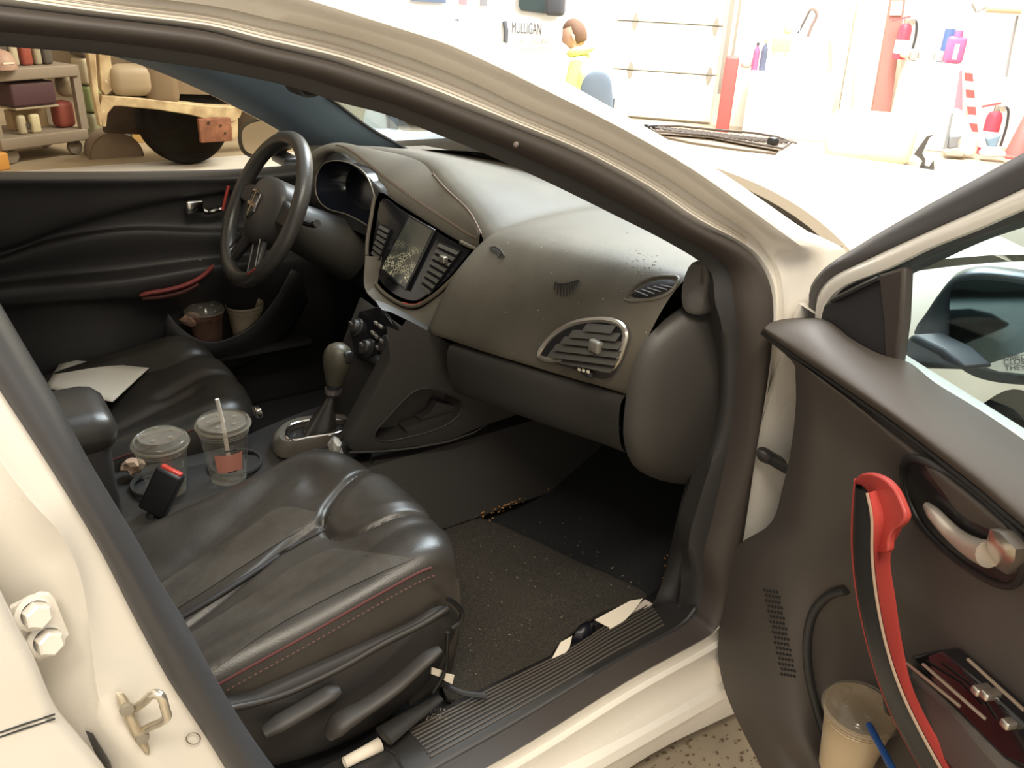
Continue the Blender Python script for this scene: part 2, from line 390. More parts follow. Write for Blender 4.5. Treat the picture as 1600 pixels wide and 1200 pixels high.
make('b_pillar', MB().grid([off(BL, dy=.03), BL, .5*(BL+B1)+A3(0, .006, 0), .15*BL+.85*B1+A3(0, .002, 0), B1, .6*B1+.4*B2+A3(0, .004, 0), B2, B3, off(B3, dx=-.06, dy=.03)]), WHITE, body, smooth=70)
Bm = .45*BL+.55*BR
make('b_pillar_seal', MB().grid([off(BL, dy=.012), off(BL, dy=-.008), .7*BL+.3*BR+A3(0, -.026, 0), Bm+A3(0, -.030, 0), .2*BL+.8*BR+A3(0, -.022, 0), BR+A3(0, -.006, 0), BR+A3(.0, .02, 0), BR+A3(-.03, .07, 0)]), mat('b_pillar_seal_rubber', (.050, .050, .054), .42), car, 'black rubber seal on the pillar behind the passenger seat', smooth=80)
# rear door: front edge and outer skin
e0 = cr([(-160, 640), (-80, 780), (-30, 875), (0, 927), (25, 978), (52, 1028), (88, 1112), (120, 1152), (160, 1200), (215, 1290)], 40)
E0 = srow(e0, .045)
rd = make('rear_door', MB().grid([off(E0, dx=-.02, dy=.05), off(E0, dx=.0, dy=.012), E0, off(E0, dx=-.012, dy=-.008), off(E0, dx=-.25, dy=-.016), off(E0, dx=-.9, dy=-.0)]), WHITE, car, 'white rear passenger door closed at the left edge', smooth=60)
sw_ = lambda x, z, o=0.: A3(x, np.interp(z, _sz, _sy)-o, z)
make('rear_window_frame', MB().tube([sw_(E0[0][0]-.03, .96, .03), sw_(E0[0][0]-.08, 1.2, .03), sw_(E0[0][0]-.16, 1.37, .02), sw_(-.8, 1.38, .02), sw_(-1.15, 1.20, .03), sw_(-1.2, .98, .03)], .022, 8), TRIM, rd)
make('rear_window', MB().prism([sw_(E0[0][0]-.03, .96, .02), sw_(E0[0][0]-.08, 1.2, .02), sw_(E0[0][0]-.16, 1.37, .015), sw_(-.8, 1.38, .015), sw_(-1.15, 1.20, .02), sw_(-1.2, .98, .02)], (0, .004, 0)), glassy('dark_tint', (.25, .24, .22)), rd)
for dv in (0, 7):
    make('pinstripe', MB().tube([S(-10, 1148+dv, .0545), S(40, 1131+dv, .0545), S(86, 1116+dv, .052)], .0011, 5), mat('pinstripe_black', (.02, .02, .02), .5), rd)
# upper hinge of the rear door with two bolts
pl = [S(u, v, .004) for u, v in ((14, 945), (62, 923), (76, 924), (84, 931), (107, 987), (60, 1030), (30, 1000))]
hg = make('door_hinge', MB().prism(pl, (0, -.006, 0)), WHITE, car, bevel=.001)
for (u, v) in ((52, 956), (71, 998)):
    c = S(u, v, .010); ax = A3(.25, -1, .2)
    make('hinge_bolt', MB().lathe([(0, 0), (.019, 0), (.019, .004), (.014, .006)], c, ax, 20).lathe([(.0135, .004), (.0135, .017), (.011, .019), (0, .019)], c, ax, 6), WHITE, hg, smooth=25)
# dark cap painting the shade of the hinge cavity below
make('hinge_cavity_shade', MB().dome([S(u, v, -.0) for u, v in ((133, 1141), (145, 1146), (172, 1190), (180, 1215), (165, 1215), (150, 1180))], (0, -.01, 0)), PLAST, car)
# striker
sp = cr([(182, 1082), (190, 1080), (205, 1100), (222, 1140), (234, 1170), (232, 1182), (222, 1172), (203, 1146), (190, 1115)], 24, True)
stk = make('door_striker', MB().dome([S(u, v, .012) for u, v in sp], (0, -.010, .0), 4), mat('zinc_plate', (.62, .55, .42), .4, metal=.7), car, 'steel striker loop bolted to the pillar', smooth=50)
lp = cr([S(212, 1106, .012)+0, S(226, 1096, .035), S(240, 1084, .055), S(250, 1086, .060), S(258, 1108, .060), S(261, 1119, .058), S(252, 1128, .045), S(236, 1135, .03), S(222, 1143, .012)], 40)
make('striker_loop', MB().tube(lp, .0052, 10), mat('bright_steel', (.75, .70, .60), .3, metal=.9), stk)
make('striker_bolt', MB().lathe([(0, 0), (.008, 0), (.007, .004), (0, .005)], S(198, 1108, .02), (0, -1, .1), 14), HM, stk)
make('striker_bolt', MB().lathe([(0, 0), (.008, 0), (.007, .004), (0, .005)], S(222, 1152, .02), (0, -1, .1), 14), HM, stk)
make('punch_mark', MB().tube([S(302+11*math.cos(t), 1154+9*math.sin(t), .004) for t in np.linspace(0, 6.28, 20, endpoint=False)], .0008, 4, closed=True), mat('mark', (.2, .17, .13), .7), body)
# ---------------- outer sill / rocker
sx = np.linspace(-.7, 1.10, 20)
def prof(ys, zs_): return [np.array([(x, y, z) for x in sx]) for y, z in zip(ys, zs_)]
make('rocker_panel', MB().grid(prof((-.70, -.775, -.80, -.815, -.83, -.835, -.80, -.74), (.20, .20, .20, .195, .19, .17, .15, .14))), WHITE, car, smooth=50)
# ---------------- fender, hood, cowl, nose
hood_rows = []
for x, hw, zc, ze in ((1.36, .70, 1.03, .985), (1.50, .73, 1.035, .975), (1.75, .74, 1.015, .955), (2.0, .73, .98, .92), (2.15, .70, .94, .88), (2.26, .64, .88, .83)):
    ys = np.linspace(-1, 1, 17)
    hood_rows.append(np.array([(x+ (.17*(1-abs(t)**2.2) if x < 1.4 else .10*(1-t*t) if x < 1.6 else 0)*(1 if x < 1.6 else 0) - (.10*t*t if x > 2 else 0), hw*t, ze+(zc-ze)*(1-abs(t)**2.5)) for t in ys]))
make('hood', MB().grid([h-A3(0, 0, .02) for h in hood_rows[:1]]+hood_rows), WHITE, car, 'white hood in front of the windscreen', smooth=60)
for sg in (-1, 1):
    rows = []
    for x, y0, z0 in ((1.12, .80, .97), (1.3, .76, .975), (1.5, .755, .965), (1.75, .76, .945), (2.0, .75, .91), (2.18, .70, .87), (2.28, .58, .82)):
        yo = .865 if x < 2.1 else .80 if x < 2.2 else .66
        arch = max(0, .345**2-(x-1.74)**2)**.5
        rows.append(np.array([(x, sg*y0, z0), (x, sg*(y0+.04), z0-.02), (x, sg*(yo-.01), z0-.10), (x, sg*yo, z0-.2), (x, sg*yo, max(.26, .34+arch)+.05), (x, sg*(yo-.01), max(.26, .34+arch))]))
    make('fender', MB().grid(surf(rows, 14, 40)), WHITE, car, 'white front fender' if sg < 0 else None, smooth=60)
nose = [np.array([(2.27-.14*t*t, .66*t, .845), (2.36-.22*t*t, .72*t, .72), (2.38-.24*t*t, .80*t, .45), (2.33-.24*t*t, .78*t, .2)]) for t in np.linspace(-1, 1, 15)]
make('front_bumper', MB().grid(nose), WHITE, car, smooth=60)
TYRE = mat('tyre_rubber', (.009, .008, .007), .95, spec=.2, bump=.5, bscale=60)
for sg in (-1, 1):
    wp = A3(1.74, sg*.76, .315)
    wh = make('front_wheel', MB().lathe([(.20, -.10), (.30, -.10), (.315, -.07), (.315, .07), (.30, .10), (.21, .10), (.20, .07)], wp, (0, sg, 0), 40), TYRE, car, smooth=50)
    make('rim', MB().lathe([(.0, .05), (.05, .06), (.06, .04), (.17, .06), (.20, .08), (.205, .0)], wp, (0, sg, 0), 30), SATIN, wh)
# cowl: lip of the white hood edge with its shade painted tan, black grille, wiper
ck = [np.array([(1.30+.20*(1-abs(t)**2.2)+d, .70*t, .985+.045*(1-abs(t)**2.5)+dz) for t in np.linspace(-1, 1, 25)]) for d, dz in ((.10, -.01), (.06, -.012), (.03, -.045), (-.10, -.05), (-.22, -.02))]
make('cowl_panel', MB().grid(ck), PLAST, car, 'black cowl panel below the windscreen')
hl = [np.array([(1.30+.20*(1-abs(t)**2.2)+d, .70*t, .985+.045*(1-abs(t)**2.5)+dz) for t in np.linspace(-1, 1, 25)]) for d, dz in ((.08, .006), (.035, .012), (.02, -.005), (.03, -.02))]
make('hood_edge', MB().grid(hl), mat('hood_edge_shade', (.42, .34, .24), .5), car, 'rear edge of the white hood, its shade painted tan')
wy = [(1.24+.12*(1-abs(t)**2.2), .70*t, 1.005+.04*(1-abs(t)**2)) for t in np.linspace(-.92, .1, 12)]
wpb = make('wiper', MB().tube(wy, .008, 6), PLAST, car)
make('wiper_arm', MB().tube([(1.40, -.62, .965), (1.36, -.50, 1.01), (1.37, -.25, 1.045)], .007, 6), PLAST, wpb)
# ---------------- roof, far side, floor pan, firewall
rf = [np.array([(x, .53*t+0, 1.425+.04*(1-t*t)-.10*max(0, x-.15)**1.5-(.03 if abs(t) > .98 else 0)) for t in np.linspace(-1, 1, 13)]) for x in (-1.4, -1., -.5, -.1, .2, .38)]
make('roof', MB().grid(rf), WHITE, car, smooth=60, solid=.02)
make('headliner', MB().grid([r-A3(0, 0, .03) for r in rf]), mat('headliner_grey', (.20, .18, .16), .9), car)
# windscreen between the two front pillars
ws = []
for t in np.linspace(-1, 1, 15):
    top = A3(.40+.10*(1-t*t), .54*t, 1.375+.03*(1-t*t)); bot = A3(1.08+.24*(1-t*t), .69*t, 1.0+.02*(1-t*t))
    ws.append(np.array([top+(bot-top)*k+A3(0, 0, .03*math.sin(k*math.pi)) for k in np.linspace(0, 1, 9)]))
make('windscreen', MB().grid(ws), WINDG, car, 'clear windscreen glass')
make('floor_pan', MB().grid([np.array([(x, y, .25) for y in (-.76, -.2, .2, .76)]) for x in (-1.2, 0, .98)]+[np.array([(1.30, y, .39) for y in (-.76, -.2, .2, .76)]), np.array([(1.40, y, .75) for y in (-.76, -.2, .2, .76)]), np.array([(1.36, y, 1.0) for y in (-.7, -.2, .2, .7)])]), CARPET, car, 'black carpet of the footwells')
make('rear_bulkhead', MB().box((-1.25, 0, .72), (.1, 1.4, .9)), CARPET, car)

# ---------------- far front pillar trim (blue daylight put into its base colour)
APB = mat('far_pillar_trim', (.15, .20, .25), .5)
lo = [(-60, 62), (100, 72), (187, 91), (262, 118), (340, 153), (420, 194), (470, 224), (500, 243)]
lo_y = [.58, .585, .59, .605, .625, .655, .675, .69]
hi = [(-60, 10), (120, 10), (260, 45), (370, 80), (450, 112), (520, 158), (580, 202), (640, 236)]
hi_y = [.50, .51, .52, .53, .545, .58, .61, .64]
LO = stations([PY(u, v, y) for (u, v), y in zip(lo, lo_y)], 5); HI = stations([PY(u, v, y) for (u, v), y in zip(hi, hi_y)], 5)
make('far_pillar_trim', MB().grid([off(LO, dy=.05), LO, .5*(LO+HI)+A3(-.012, -.012, 0), HI, off(HI, dx=.012, dy=.03)]), APB, car, 'trim of the driver side windscreen pillar, blue daylight put into its colour', smooth=60)
make('far_pillar', MB().grid([off(HI, dx=.012, dy=.03), off(HI, dx=.0, dy=.06, dz=0), off(.5*(LO+HI), dx=.0, dy=.10, dz=0), off(LO, dx=.0, dy=.10), off(LO, dy=.05)]), WHITE, car)
make('screen_gasket', MB().tube(HI[24:], .005, 6), mat('gasket', (.006, .006, .006), .4), car)
# ---------------- dashboard
Bt = [(-.66, 985, 617), (-.60, 950, 606), (-.50, 890, 589), (-.38, 810, 565), (-.28, 748, 546), (-.20, 702, 530), (-.165, 682, 523)]
Br = [(-.66, 1066, 448), (-.60, 1015, 437), (-.50, 940, 415), (-.38, 850, 389), (-.28, 790, 365), (-.20, 764, 356), (-.165, 757, 350)]
STN = [(y, PY(u, v, y), PY(u2, v2, y)) for (y, u, v), (_, u2, v2) in zip(Bt, Br)]
lip = [(470, 262, .52), (488, 244, .505), (510, 232, .48), (533, 236, .45), (560, 262, .37), (600, 296, .25), (650, 331, .12), (700, 362, .01), (735, 382, -.07), (748, 380, -.10)]
bck = [(486, 247, .525), (500, 236, .52), (535, 229, .50), (580, 233, .43), (635, 244, .33), (662, 256, .25), (676, 272, .18), (696, 295, .09), (732, 330, -.02), (752, 366, -.10)]
LP = np.array([PY(*q) for q in lip]); BK = np.array([PY(*q) for q in bck])
STN[-1] = (-.14, PY(668, 516, -.14), None)
STN = [(y, b, A3(.868+.050*((-y-.1)/.56)**1.2, y, .940+.106*(-y-.1))) for y, b, t in STN]
for y in (-.112, -.05, .03, .12, .2, .3, .45, .68):
    o_ = np.argsort(BK[:, 1]); t = A3(np.interp(y, BK[o_, 1], BK[o_, 0])+.012, y, np.interp(y, BK[o_, 1], BK[o_, 2])-.012)
    STN.append((y, A3(max(t[0]+.02, .86), y, .79), t))
rows = [[] for _ in range(10)]
for y, b, t in STN:
    re = A3(1.235-.16*(abs(y)/.7)**2, y, .978)
    pts = [b+A3(.05, 0, -.005), b+A3(.008, 0, -.004), b, b*.72+t*.28+A3(-.014, 0, .004), b*.42+t*.58+A3(-.014, 0, .012), b*.12+t*.88+A3(-.004, 0, .006), t+A3(.02, 0, .008), (t+re)/2+A3(0, 0, .012), re, re+A3(.09, 0, -.004)]
    for r, q in zip(rows, pts): r.append(q)
dash = make('dashboard', MB().grid(surf([np.array(r) for r in rows], 90, 40)), DASH, car, 'dusty dark grey moulded dashboard', smooth=70)
# right end wing of the pad
wing = [PY(u, v, y) for u, v, y in ((1066, 448, -.665), (1080, 412, -.67), (1096, 408, -.69), (1112, 420, -.70), (1119, 440, -.70), (1120, 480, -.70), (1095, 492, -.70), (1070, 485, -.68))]
make('dash_end_wing', MB().dome(cr(wing, 24, True), (0, -.008, .0)), DASHLOW, dash)
# glove box below the seam
gt = [(-.645, 972, 619), (-.55, 920, 604), (-.45, 855, 586), (-.35, 790, 566), (-.25, 728, 547), (-.20, 700, 538)]
rows = [[] for _ in range(5)]
for y, u, v in gt:
    t = PY(u, v, y)+A3(.004, 0, -.004); hgt = .135
    for r, q in zip(rows, [t+A3(.05, 0, 0), t, t+A3(-.004, 0, -.05), t+A3(.02, 0, -.115), t+A3(.16, 0, -.15)]): r.append(q)
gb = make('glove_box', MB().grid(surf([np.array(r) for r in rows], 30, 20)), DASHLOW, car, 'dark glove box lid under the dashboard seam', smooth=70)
lt = PY(792, 600, -.33)
make('glove_box_latch', MB().box(lt+A3(-.002, 0, 0), (.02, .07, .022), b=.005), PLAST, gb)
make('under_dash_panel', MB().grid([np.array([(x, y, z) for y in (-.70, -.2, .3, .7)]) for x, z in ((.98, .63), (1.1, .60), (1.38, .60))]), DASHLOW, car)
make('footwell_side', MB().box((1.0, .705, .47), (.9, .02, .46)), mat('knee_panel', (.016, .016, .019), .6), car)
make('lower_dash_driver', MB().grid([np.array([(x, y, z) for y in (.06, .3, .5, .70)]) for x, z in ((.86, .86), (.80, .80), (.80, .70), (.90, .60))]), mat('knee_panel', (.016, .016, .019), .6), car)
# big rounded cover at the dash end
ov = cr([(1088, 476), (1050, 494), (1012, 527), (988, 575), (976, 640), (975, 690), (990, 728), (1030, 750), (1075, 755), (1115, 748), (1130, 690), (1140, 620), (1138, 550), (1126, 500)], 44, True)
oo = [PY(u, v, -.665) for u, v in ov]
ends = MB().grid([np.array(oo)+A3(.03, .018, 0), np.array(oo)], cu=True)
ends.dome(oo, (0, -.055, .0), 7, close=False)
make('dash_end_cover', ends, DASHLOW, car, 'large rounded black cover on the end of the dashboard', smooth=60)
# kick panel between footwell and sill
kp = [[PY(u, v, y) for u, v, y in r] for r in (((1130, 600, -.70), (1112, 760, -.70), (1085, 850, -.70), (1072, 915, -.70), (1060, 965, -.70)), ((1075, 745, -.66), (1060, 800, -.655), (1050, 850, -.655), (1036, 905, -.66), (1020, 945, -.67)))]
make('kick_panel', MB().grid([cr(np.array(k), 12) for k in kp]), TRIM, car, 'black kick panel beside the footwell', smooth=60, solid=.006)
# sill tread plate with ribs
sr = [S(u, v, -.03) for u, v in ((1085, 948), (1070, 968), (1000, 1010), (955, 1034), (808, 1122), (692, 1188), (545, 1270))]
si = [PZ(u, v, .285) for u, v in ((1040, 905), (1015, 930), (940, 975), (890, 1008), (760, 1072), (640, 1132), (480, 1210))]
ra, rb = cr(np.array(sr), 30), cr(np.array(si), 30)
tp = make('sill_tread_plate', MB().grid([ra+A3(0, -.004, -.004), ra, .5*(ra+rb)+A3(0, 0, .006), rb, rb+A3(0, .01, -.05)]), PLAST, car, 'ribbed black plastic sill plate', smooth=60)
for k in np.linspace(.16, .86, 9):
    q = ra*(1-k)+rb*k+A3(0, 0, .0062*math.sin(k*math.pi)); make('rib', MB().tube(q[3:24], .0022, 5), mat('rib_plastic', (.075, .064, .054), .4), tp)
make('seam', MB().tube([ra[25]+A3(0, 0, .004), .5*(ra[25]+rb[25])+A3(.01, 0, .01), rb[25]+A3(0, 0, .003)], .0014, 4), TRIM, tp)
# stitched hood over cluster and screen
LPs, BKs = stations(LP, 5), stations(BK, 5)
und = LPs+np.outer(np.interp(np.linspace(0, 1, len(LPs)), [0, .3, 1], [.09, .09, .03]), A3(1, 0, -.15))
hd = make('instrument_hood', MB().grid([und, LPs+A3(.012, 0, -.012), LPs+A3(0, 0, -.007), LPs, .8*LPs+.2*BKs+A3(0, 0, .008), .5*(LPs+BKs)+A3(0, 0, .012), .15*LPs+.85*BKs+A3(0, 0, .004), BKs, BKs+A3(.02, 0, -.05)]), DASH, car, 'stitched tan grey hood over the gauges and screen', smooth=60)
for k in (.16, .19):
    make('stitch_line', MB().tube(((1-k)*LPs+k*BKs+A3(0, 0, .0078))[12:44], .0012, 4), STITCH, hd)
make('hood_seam', MB().tube((BKs+A3(0, 0, .001))[30:], .0022, 5), STITCH, hd)
# gauge cluster
cp = plane3(PY(503, 290, .50), PY(590, 320, .25), PY(535, 255, .43))
cl = cr([(500, 296), (503, 270), (515, 254), (545, 252), (575, 268), (590, 298), (594, 330), (584, 352), (572, 346), (548, 334), (520, 326), (506, 314)], 48, True)
CLp = np.array([PN(u, v, *cp) for u, v in cl]); cc = CLp.mean(0)
dirx = A3(1, 0, -.1)
gc = make('gauge_cluster', MB().grid([CLp+A3(-.01, 0, 0), CLp+dirx*.05, cc+(CLp-cc)*.9+dirx*.07], cu=True).dome(cc+(CLp-cc)*.92+dirx*.065, dirx*.004, 4), mat('cluster_black', (.008, .009, .014), .18), car, 'dark oval instrument cluster with a thin silver rim')
make('cluster_rim', MB().tube(CLp+A3(-.012, 0, 0), .0017, 8, closed=True), mat('dull_silver', (.30, .27, .22), .4, metal=.7), gc)
make('gauge_glint', MB().lathe([(0, 0), (.006, 0), (.0055, .004), (0, .005)], PN(556, 310, *cp)+dirx*.055, (-1, 0, 0), 10), SATIN, gc)
fill = cr([(470, 262), (490, 246), (512, 236), (535, 240), (562, 266), (600, 300), (606, 340), (590, 372), (560, 362), (520, 345), (490, 320), (470, 300)], 48, True)
Fi = np.array([PN(u, v, *cp) for u, v in fill])
make('cluster_surround', MB().grid([Fi+A3(.03, 0, 0), Fi+A3(-.002, 0, 0), CLp+A3(-.011, 0, 0)], cu=True), PLAST, gc)
# centre screen pod
pp = plane3(PY(590, 296, .235), PY(744, 385, -.095), PY(645, 478, .0))
pod = cr([(592, 300), (622, 318), (665, 345), (705, 370), (738, 387), (745, 390), (733, 406), (700, 444), (668, 470), (650, 479), (632, 477), (608, 464), (590, 447), (578, 424), (574, 392), (580, 345)], 60, True)
Pp = np.array([PN(u, v, *pp) for u, v in pod]); pc = Pp.mean(0); pn = pp[1] if pp[1][0] < 0 else -pp[1]
pd_ = make('centre_pod', MB().grid([Pp-pn*.06, Pp, pc+(Pp-pc)*.96-pn*.003], cu=True).dome(pc+(Pp-pc)*.96-pn*.003, pn*.001, 3), PIANO, car, 'gloss black centre pod with cracked screen and vents')
tr = [Pp[i] for i in range(17, 60)]
make('pod_trim', MB().tube(np.array(tr)+pn*.002, .0048, 8), mat('bronze_trim', (.10, .083, .060), .55), pd_)
make('red_accent', MB().tube([PN(u, v, *pp)+pn*.003 for u, v in ((630, 473), (640, 476), (652, 476), (660, 472))], .002, 5), REDT, pd_)
def quad(px, pl_, o): return [PN(u, v, *pl_)+o for u, v in px]
sq = ((641, 336), (683, 360), (637, 455), (595, 421))
make('screen_bezel', MB().prism(quad(sq, pp, pn*.001), pn*.006), PIANO, pd_, bevel=.002)
SCR = mat('cracked_screen', (.05, .055, .05), .08, coat=.5)
nt = SCR.node_tree; b_ = nt.nodes['Principled BSDF']
tcn = nt.nodes.new('ShaderNodeTexCoord'); vo = nt.nodes.new('ShaderNodeTexVoronoi'); vo.feature = 'DISTANCE_TO_EDGE'; vo.inputs['Scale'].default_value = 150
nz = nt.nodes.new('ShaderNodeTexNoise'); nz.inputs['Scale'].default_value = 40; nz.inputs['Detail'].default_value = 4
lt_ = nt.nodes.new('ShaderNodeMath'); lt_.operation = 'LESS_THAN'; lt_.inputs[1].default_value = .07
gt_ = nt.nodes.new('ShaderNodeMapRange'); gt_.inputs[1].default_value = .44; gt_.inputs[2].default_value = .60
sp_ = nt.nodes.new('ShaderNodeSeparateXYZ'); zm = nt.nodes.new('ShaderNodeMapRange'); zm.inputs[1].default_value = .02; zm.inputs[2].default_value = -.02
mu = nt.nodes.new('ShaderNodeMath'); mu.operation = 'MULTIPLY'; mu2 = nt.nodes.new('ShaderNodeMath'); mu2.operation = 'MULTIPLY'
mxc = nt.nodes.new('ShaderNodeMix'); mxc.data_type = 'RGBA'; mxc.inputs[6].default_value = (.055, .058, .05, 1); mxc.inputs[7].default_value = (.62, .58, .42, 1)
nt.links.new(tcn.outputs['Object'], vo.inputs['Vector']); nt.links.new(tcn.outputs['Object'], nz.inputs['Vector']); nt.links.new(tcn.outputs['Object'], sp_.inputs[0])
nt.links.new(sp_.outputs['Z'], zm.inputs[0]); nt.links.new(vo.outputs['Distance'], lt_.inputs[0]); nt.links.new(nz.outputs['Fac'], gt_.inputs[0])
nt.links.new(lt_.outputs[0], mu.inputs[0]); nt.links.new(gt_.outputs[0], mu.inputs[1]); nt.links.new(mu.outputs[0], mu2.inputs[0]); nt.links.new(zm.outputs[0], mu2.inputs[1])
nt.links.new(mu2.outputs[0], mxc.inputs[0]); nt.links.new(mxc.outputs[2], b_.inputs['Base Color'])
make('touch_screen', MB().prism(quad(((643, 341), (679, 362), (637, 450), (600, 420)), pp, pn*.007), pn*.0015), SCR, pd_, 'cracked touch screen')
for nm, a, b, c_, d, n_ in (('vent_slat', (690, 378), (722, 392), (657, 450), (672, 462), 8), ('vent_slat', (597, 350), (612, 358), (583, 398), (594, 408), 6)):
    A, B, Cc, D = [PN(u, v, *pp) for u, v in (a, b, c_, d)]
    fr = quad((a, b, d, c_), pp, pn*.0005); make('vent_recess', MB().prism(fr, pn*.003), mat('vent_black', (.006, .006, .007), .6), pd_)
    for k in (np.arange(n_)+.6)/n_:
        p0 = A+(Cc-A)*k; p1 = B+(D-B)*k; q = (p1-p0)
        dn = (Cc-A)/np.linalg.norm(Cc-A)
        make(nm, MB().prism([p0+pn*.004-dn*.004, p1+pn*.004-dn*.004, p1+pn*.007+dn*.004, p0+pn*.007+dn*.004], pn*.002), mat('slat_grey', (.055, .052, .044), .35), pd_)
make('vent_thumbwheel', MB().box(PN(698, 407, *pp)+pn*.012, (.012, .022, .016), b=.003), SATIN, pd_)
r0 = [PN(u, v, *pp)-pn*.004 for u, v in ((575, 395), (579, 425), (591, 448), (610, 466), (634, 480), (652, 482), (672, 470), (702, 446), (735, 408), (750, 384))]
r1 = [PY(u, v, y) for u, v, y in ((571, 400, .145), (570, 450, .12), (583, 468, .09), (603, 484, .05), (630, 498, .0), (655, 510, -.06), (680, 520, -.12), (704, 528, -.175), (728, 470, -.172), (757, 398, -.168))]
r2 = [q+A3(.06, 0, -.01) for q in r1]
make('pod_skirt', MB().grid(surf([np.array(r0), .5*(np.array(r0)+np.array(r1))+A3(-.004, 0, 0), np.array(r1), np.array(r2)], 40, 12)), DASH, dash, smooth=60)
# ---------------- climate stack and console
hp = plane3(A3(.70, .10, .75), A3(.70, -.12, .75), A3(.60, -.1, .56))
hn = hp[1] if hp[1][0] < 0 else -hp[1]
stack = MB().grid([np.array([(.704, y, .752), (.70, y, .75), (.655, y, .655), (.625, y, .60), (.60, y, .53), (.60, y, .45)]) for y in (.13, .115, -.115, -.125)])
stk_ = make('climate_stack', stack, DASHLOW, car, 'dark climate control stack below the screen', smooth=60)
hq = [(566, 488), (598, 480), (626, 518), (616, 560), (596, 574), (560, 560), (552, 522)]
make('control_panel', MB().prism([PN(u, v, *hp)+hn*.004 for u, v in hq], hn*.004), PIANO, stk_, bevel=.002)
for nm, u, v, r_ in (('climate_knob', 612, 541, .024), ('climate_knob', 580, 546, .021), ('climate_knob', 563, 513, .020)):
    k_ = make(nm, MB().lathe([(r_*1.1, 0), (r_*1.05, .004), (r_*.85, .006), (r_*.8, .014), (r_*.7, .016), (0, .016)], PN(u, v, *hp)+hn*.008, hn, 24), PLAST, stk_)
    make('knob_mark', MB().box(PN(u, v, *hp)+hn*.0245+A3(0, .004, .004), (.004, .012, .006)), SATIN, stk_)
for i, (u, v) in enumerate(((593, 507), (600, 512), (588, 522), (594, 528), (600, 566), (606, 570), (596, 545))):
    make('button', MB().box(PN(u, v, *hp)+hn*.010, (.006, .014, .008), b=.002), mat('button_grey', (.25, .23, .20), .3), stk_)
# flank panel
fl = cr([(596, 482), (640, 500), (700, 534), (770, 566), (812, 600), (838, 628), (800, 652), (760, 664), (700, 688), (646, 698), (590, 704), (553, 707), (541, 698), (548, 678), (562, 649), (585, 607), (606, 567), (622, 538), (622, 512)], 70, True)
def FY(u): return -.125-.00022*max(0, u-560)
FL = np.array([PY(u, v, FY(u)) for u, v in fl])
pk = cr([(583, 679), (610, 645), (633, 620), (650, 608), (666, 605), (690, 612), (717, 625), (720, 640), (700, 660), (670, 673), (640, 681), (594, 688)], 40, True)
PK = np.array([PY(u, v, FY(u)) for u, v in pk])
fm = MB().grid([FL+A3(.01, .05, 0), FL+A3(0, .008, 0), FL.mean(0)+(FL-FL.mean(0))*.985+A3(0, -.001, 0)], cu=True)
# panel surface with a pocket hole: bridge between outline and pocket
ang = lambda Q, c0: np.unwrap(np.arctan2(Q[:, 2]-c0[2], Q[:, 0]-c0[0]))
c0 = PK.mean(0)
def byang(Q, n=64):
    a_ = np.arctan2(Q[:, 2]-c0[2], Q[:, 0]-c0[0]); i_ = np.argsort(a_); a_ = a_[i_]; Q = Q[i_]
    a2 = np.r_[a_-2*math.pi, a_, a_+2*math.pi]; Q2 = np.vstack([Q, Q, Q]); t = np.linspace(-math.pi, math.pi, n, endpoint=False)
    return np.stack([np.interp(t, a2, Q2[:, k]) for k in range(3)], 1)
FLi = FL.mean(0)+(FL-FL.mean(0))*.985+A3(0, -.001, 0)
fa, pa = byang(FLi), byang(PK)
fm.grid([fa, .5*(fa+pa)+A3(0, -.003, 0), pa+A3(0, -.003, 0), pa+A3(0, .003, 0), c0+(pa-c0)*.95+A3(0, .03, 0), c0+(pa-c0)*.9+A3(0, .05, 0)], cu=True)
fm.dome(c0+(pa-c0)*.9+A3(0, .05, 0), (0, .003, 0), 3, close=False)
fk = make('console_flank', fm, DASHLOW, car, 'grey console flank with a triangular pocket', smooth=50)
make('pocket_rim', MB().tube(pa+A3(0, -.004, 0), .0022, 6, closed=True), DASHLOW, fk)
make('pocket_shelf', MB().prism([PY(u, v, FY(u)+.012) for u, v in ((632, 670), (672, 655), (706, 645), (700, 658), (670, 671), (640, 679))], (0, .03, 0)), DASHLOW, fk)
make('pocket_tongue', MB().prism([PY(u, v, FY(u)+.020) for u, v in ((655, 655), (672, 645), (682, 628), (716, 636), (704, 648))], (0, .02, 0)), DASHLOW, fk)
make('flank_crease', MB().tube([PY(u, v, FY(u)-.002) for u, v in ((545, 707), (600, 705), (646, 700), (700, 690), (740, 676), (764, 662))], [.003, .003, .003, .003, .002, .0005], 6), DASHLOW, fk)
# tunnel
make('centre_tunnel', MB().grid([np.array([(x, y, z) for x in (-.4, .2, .56, .62, .8, 1.0, 1.3)]) for y, z in ((-.19, .28), (-.165, .40), (-.13, .462), (.13, .462), (.165, .40), (.19, .28))]), DASHLOW, car, 'dark console base between the seats', smooth=50)
# console top deck rising to the shifter
dk = [np.array([(x, y, z-(.012 if abs(y) > .10 else 0)) for x, z in ((-.05, .468), (.2, .468), (.36, .47), (.44, .488), (.52, .503), (.62, .515))]) for y in (-.125, -.115, 0, .115, .125)]
deck = make('console_deck', MB().grid(surf(dk, 24, 9)), PLAST, car, 'console top with cup holders', smooth=50)
for cx_, cy_ in ((.186, .010), (.345, .010)):
    make('cup_holder_ring', MB().tube([A3(cx_+.052*math.cos(t), cy_+.052*math.sin(t), .4745) for t in np.linspace(0, 6.28, 28, endpoint=False)], .005, 6, closed=True), PLAST, deck)
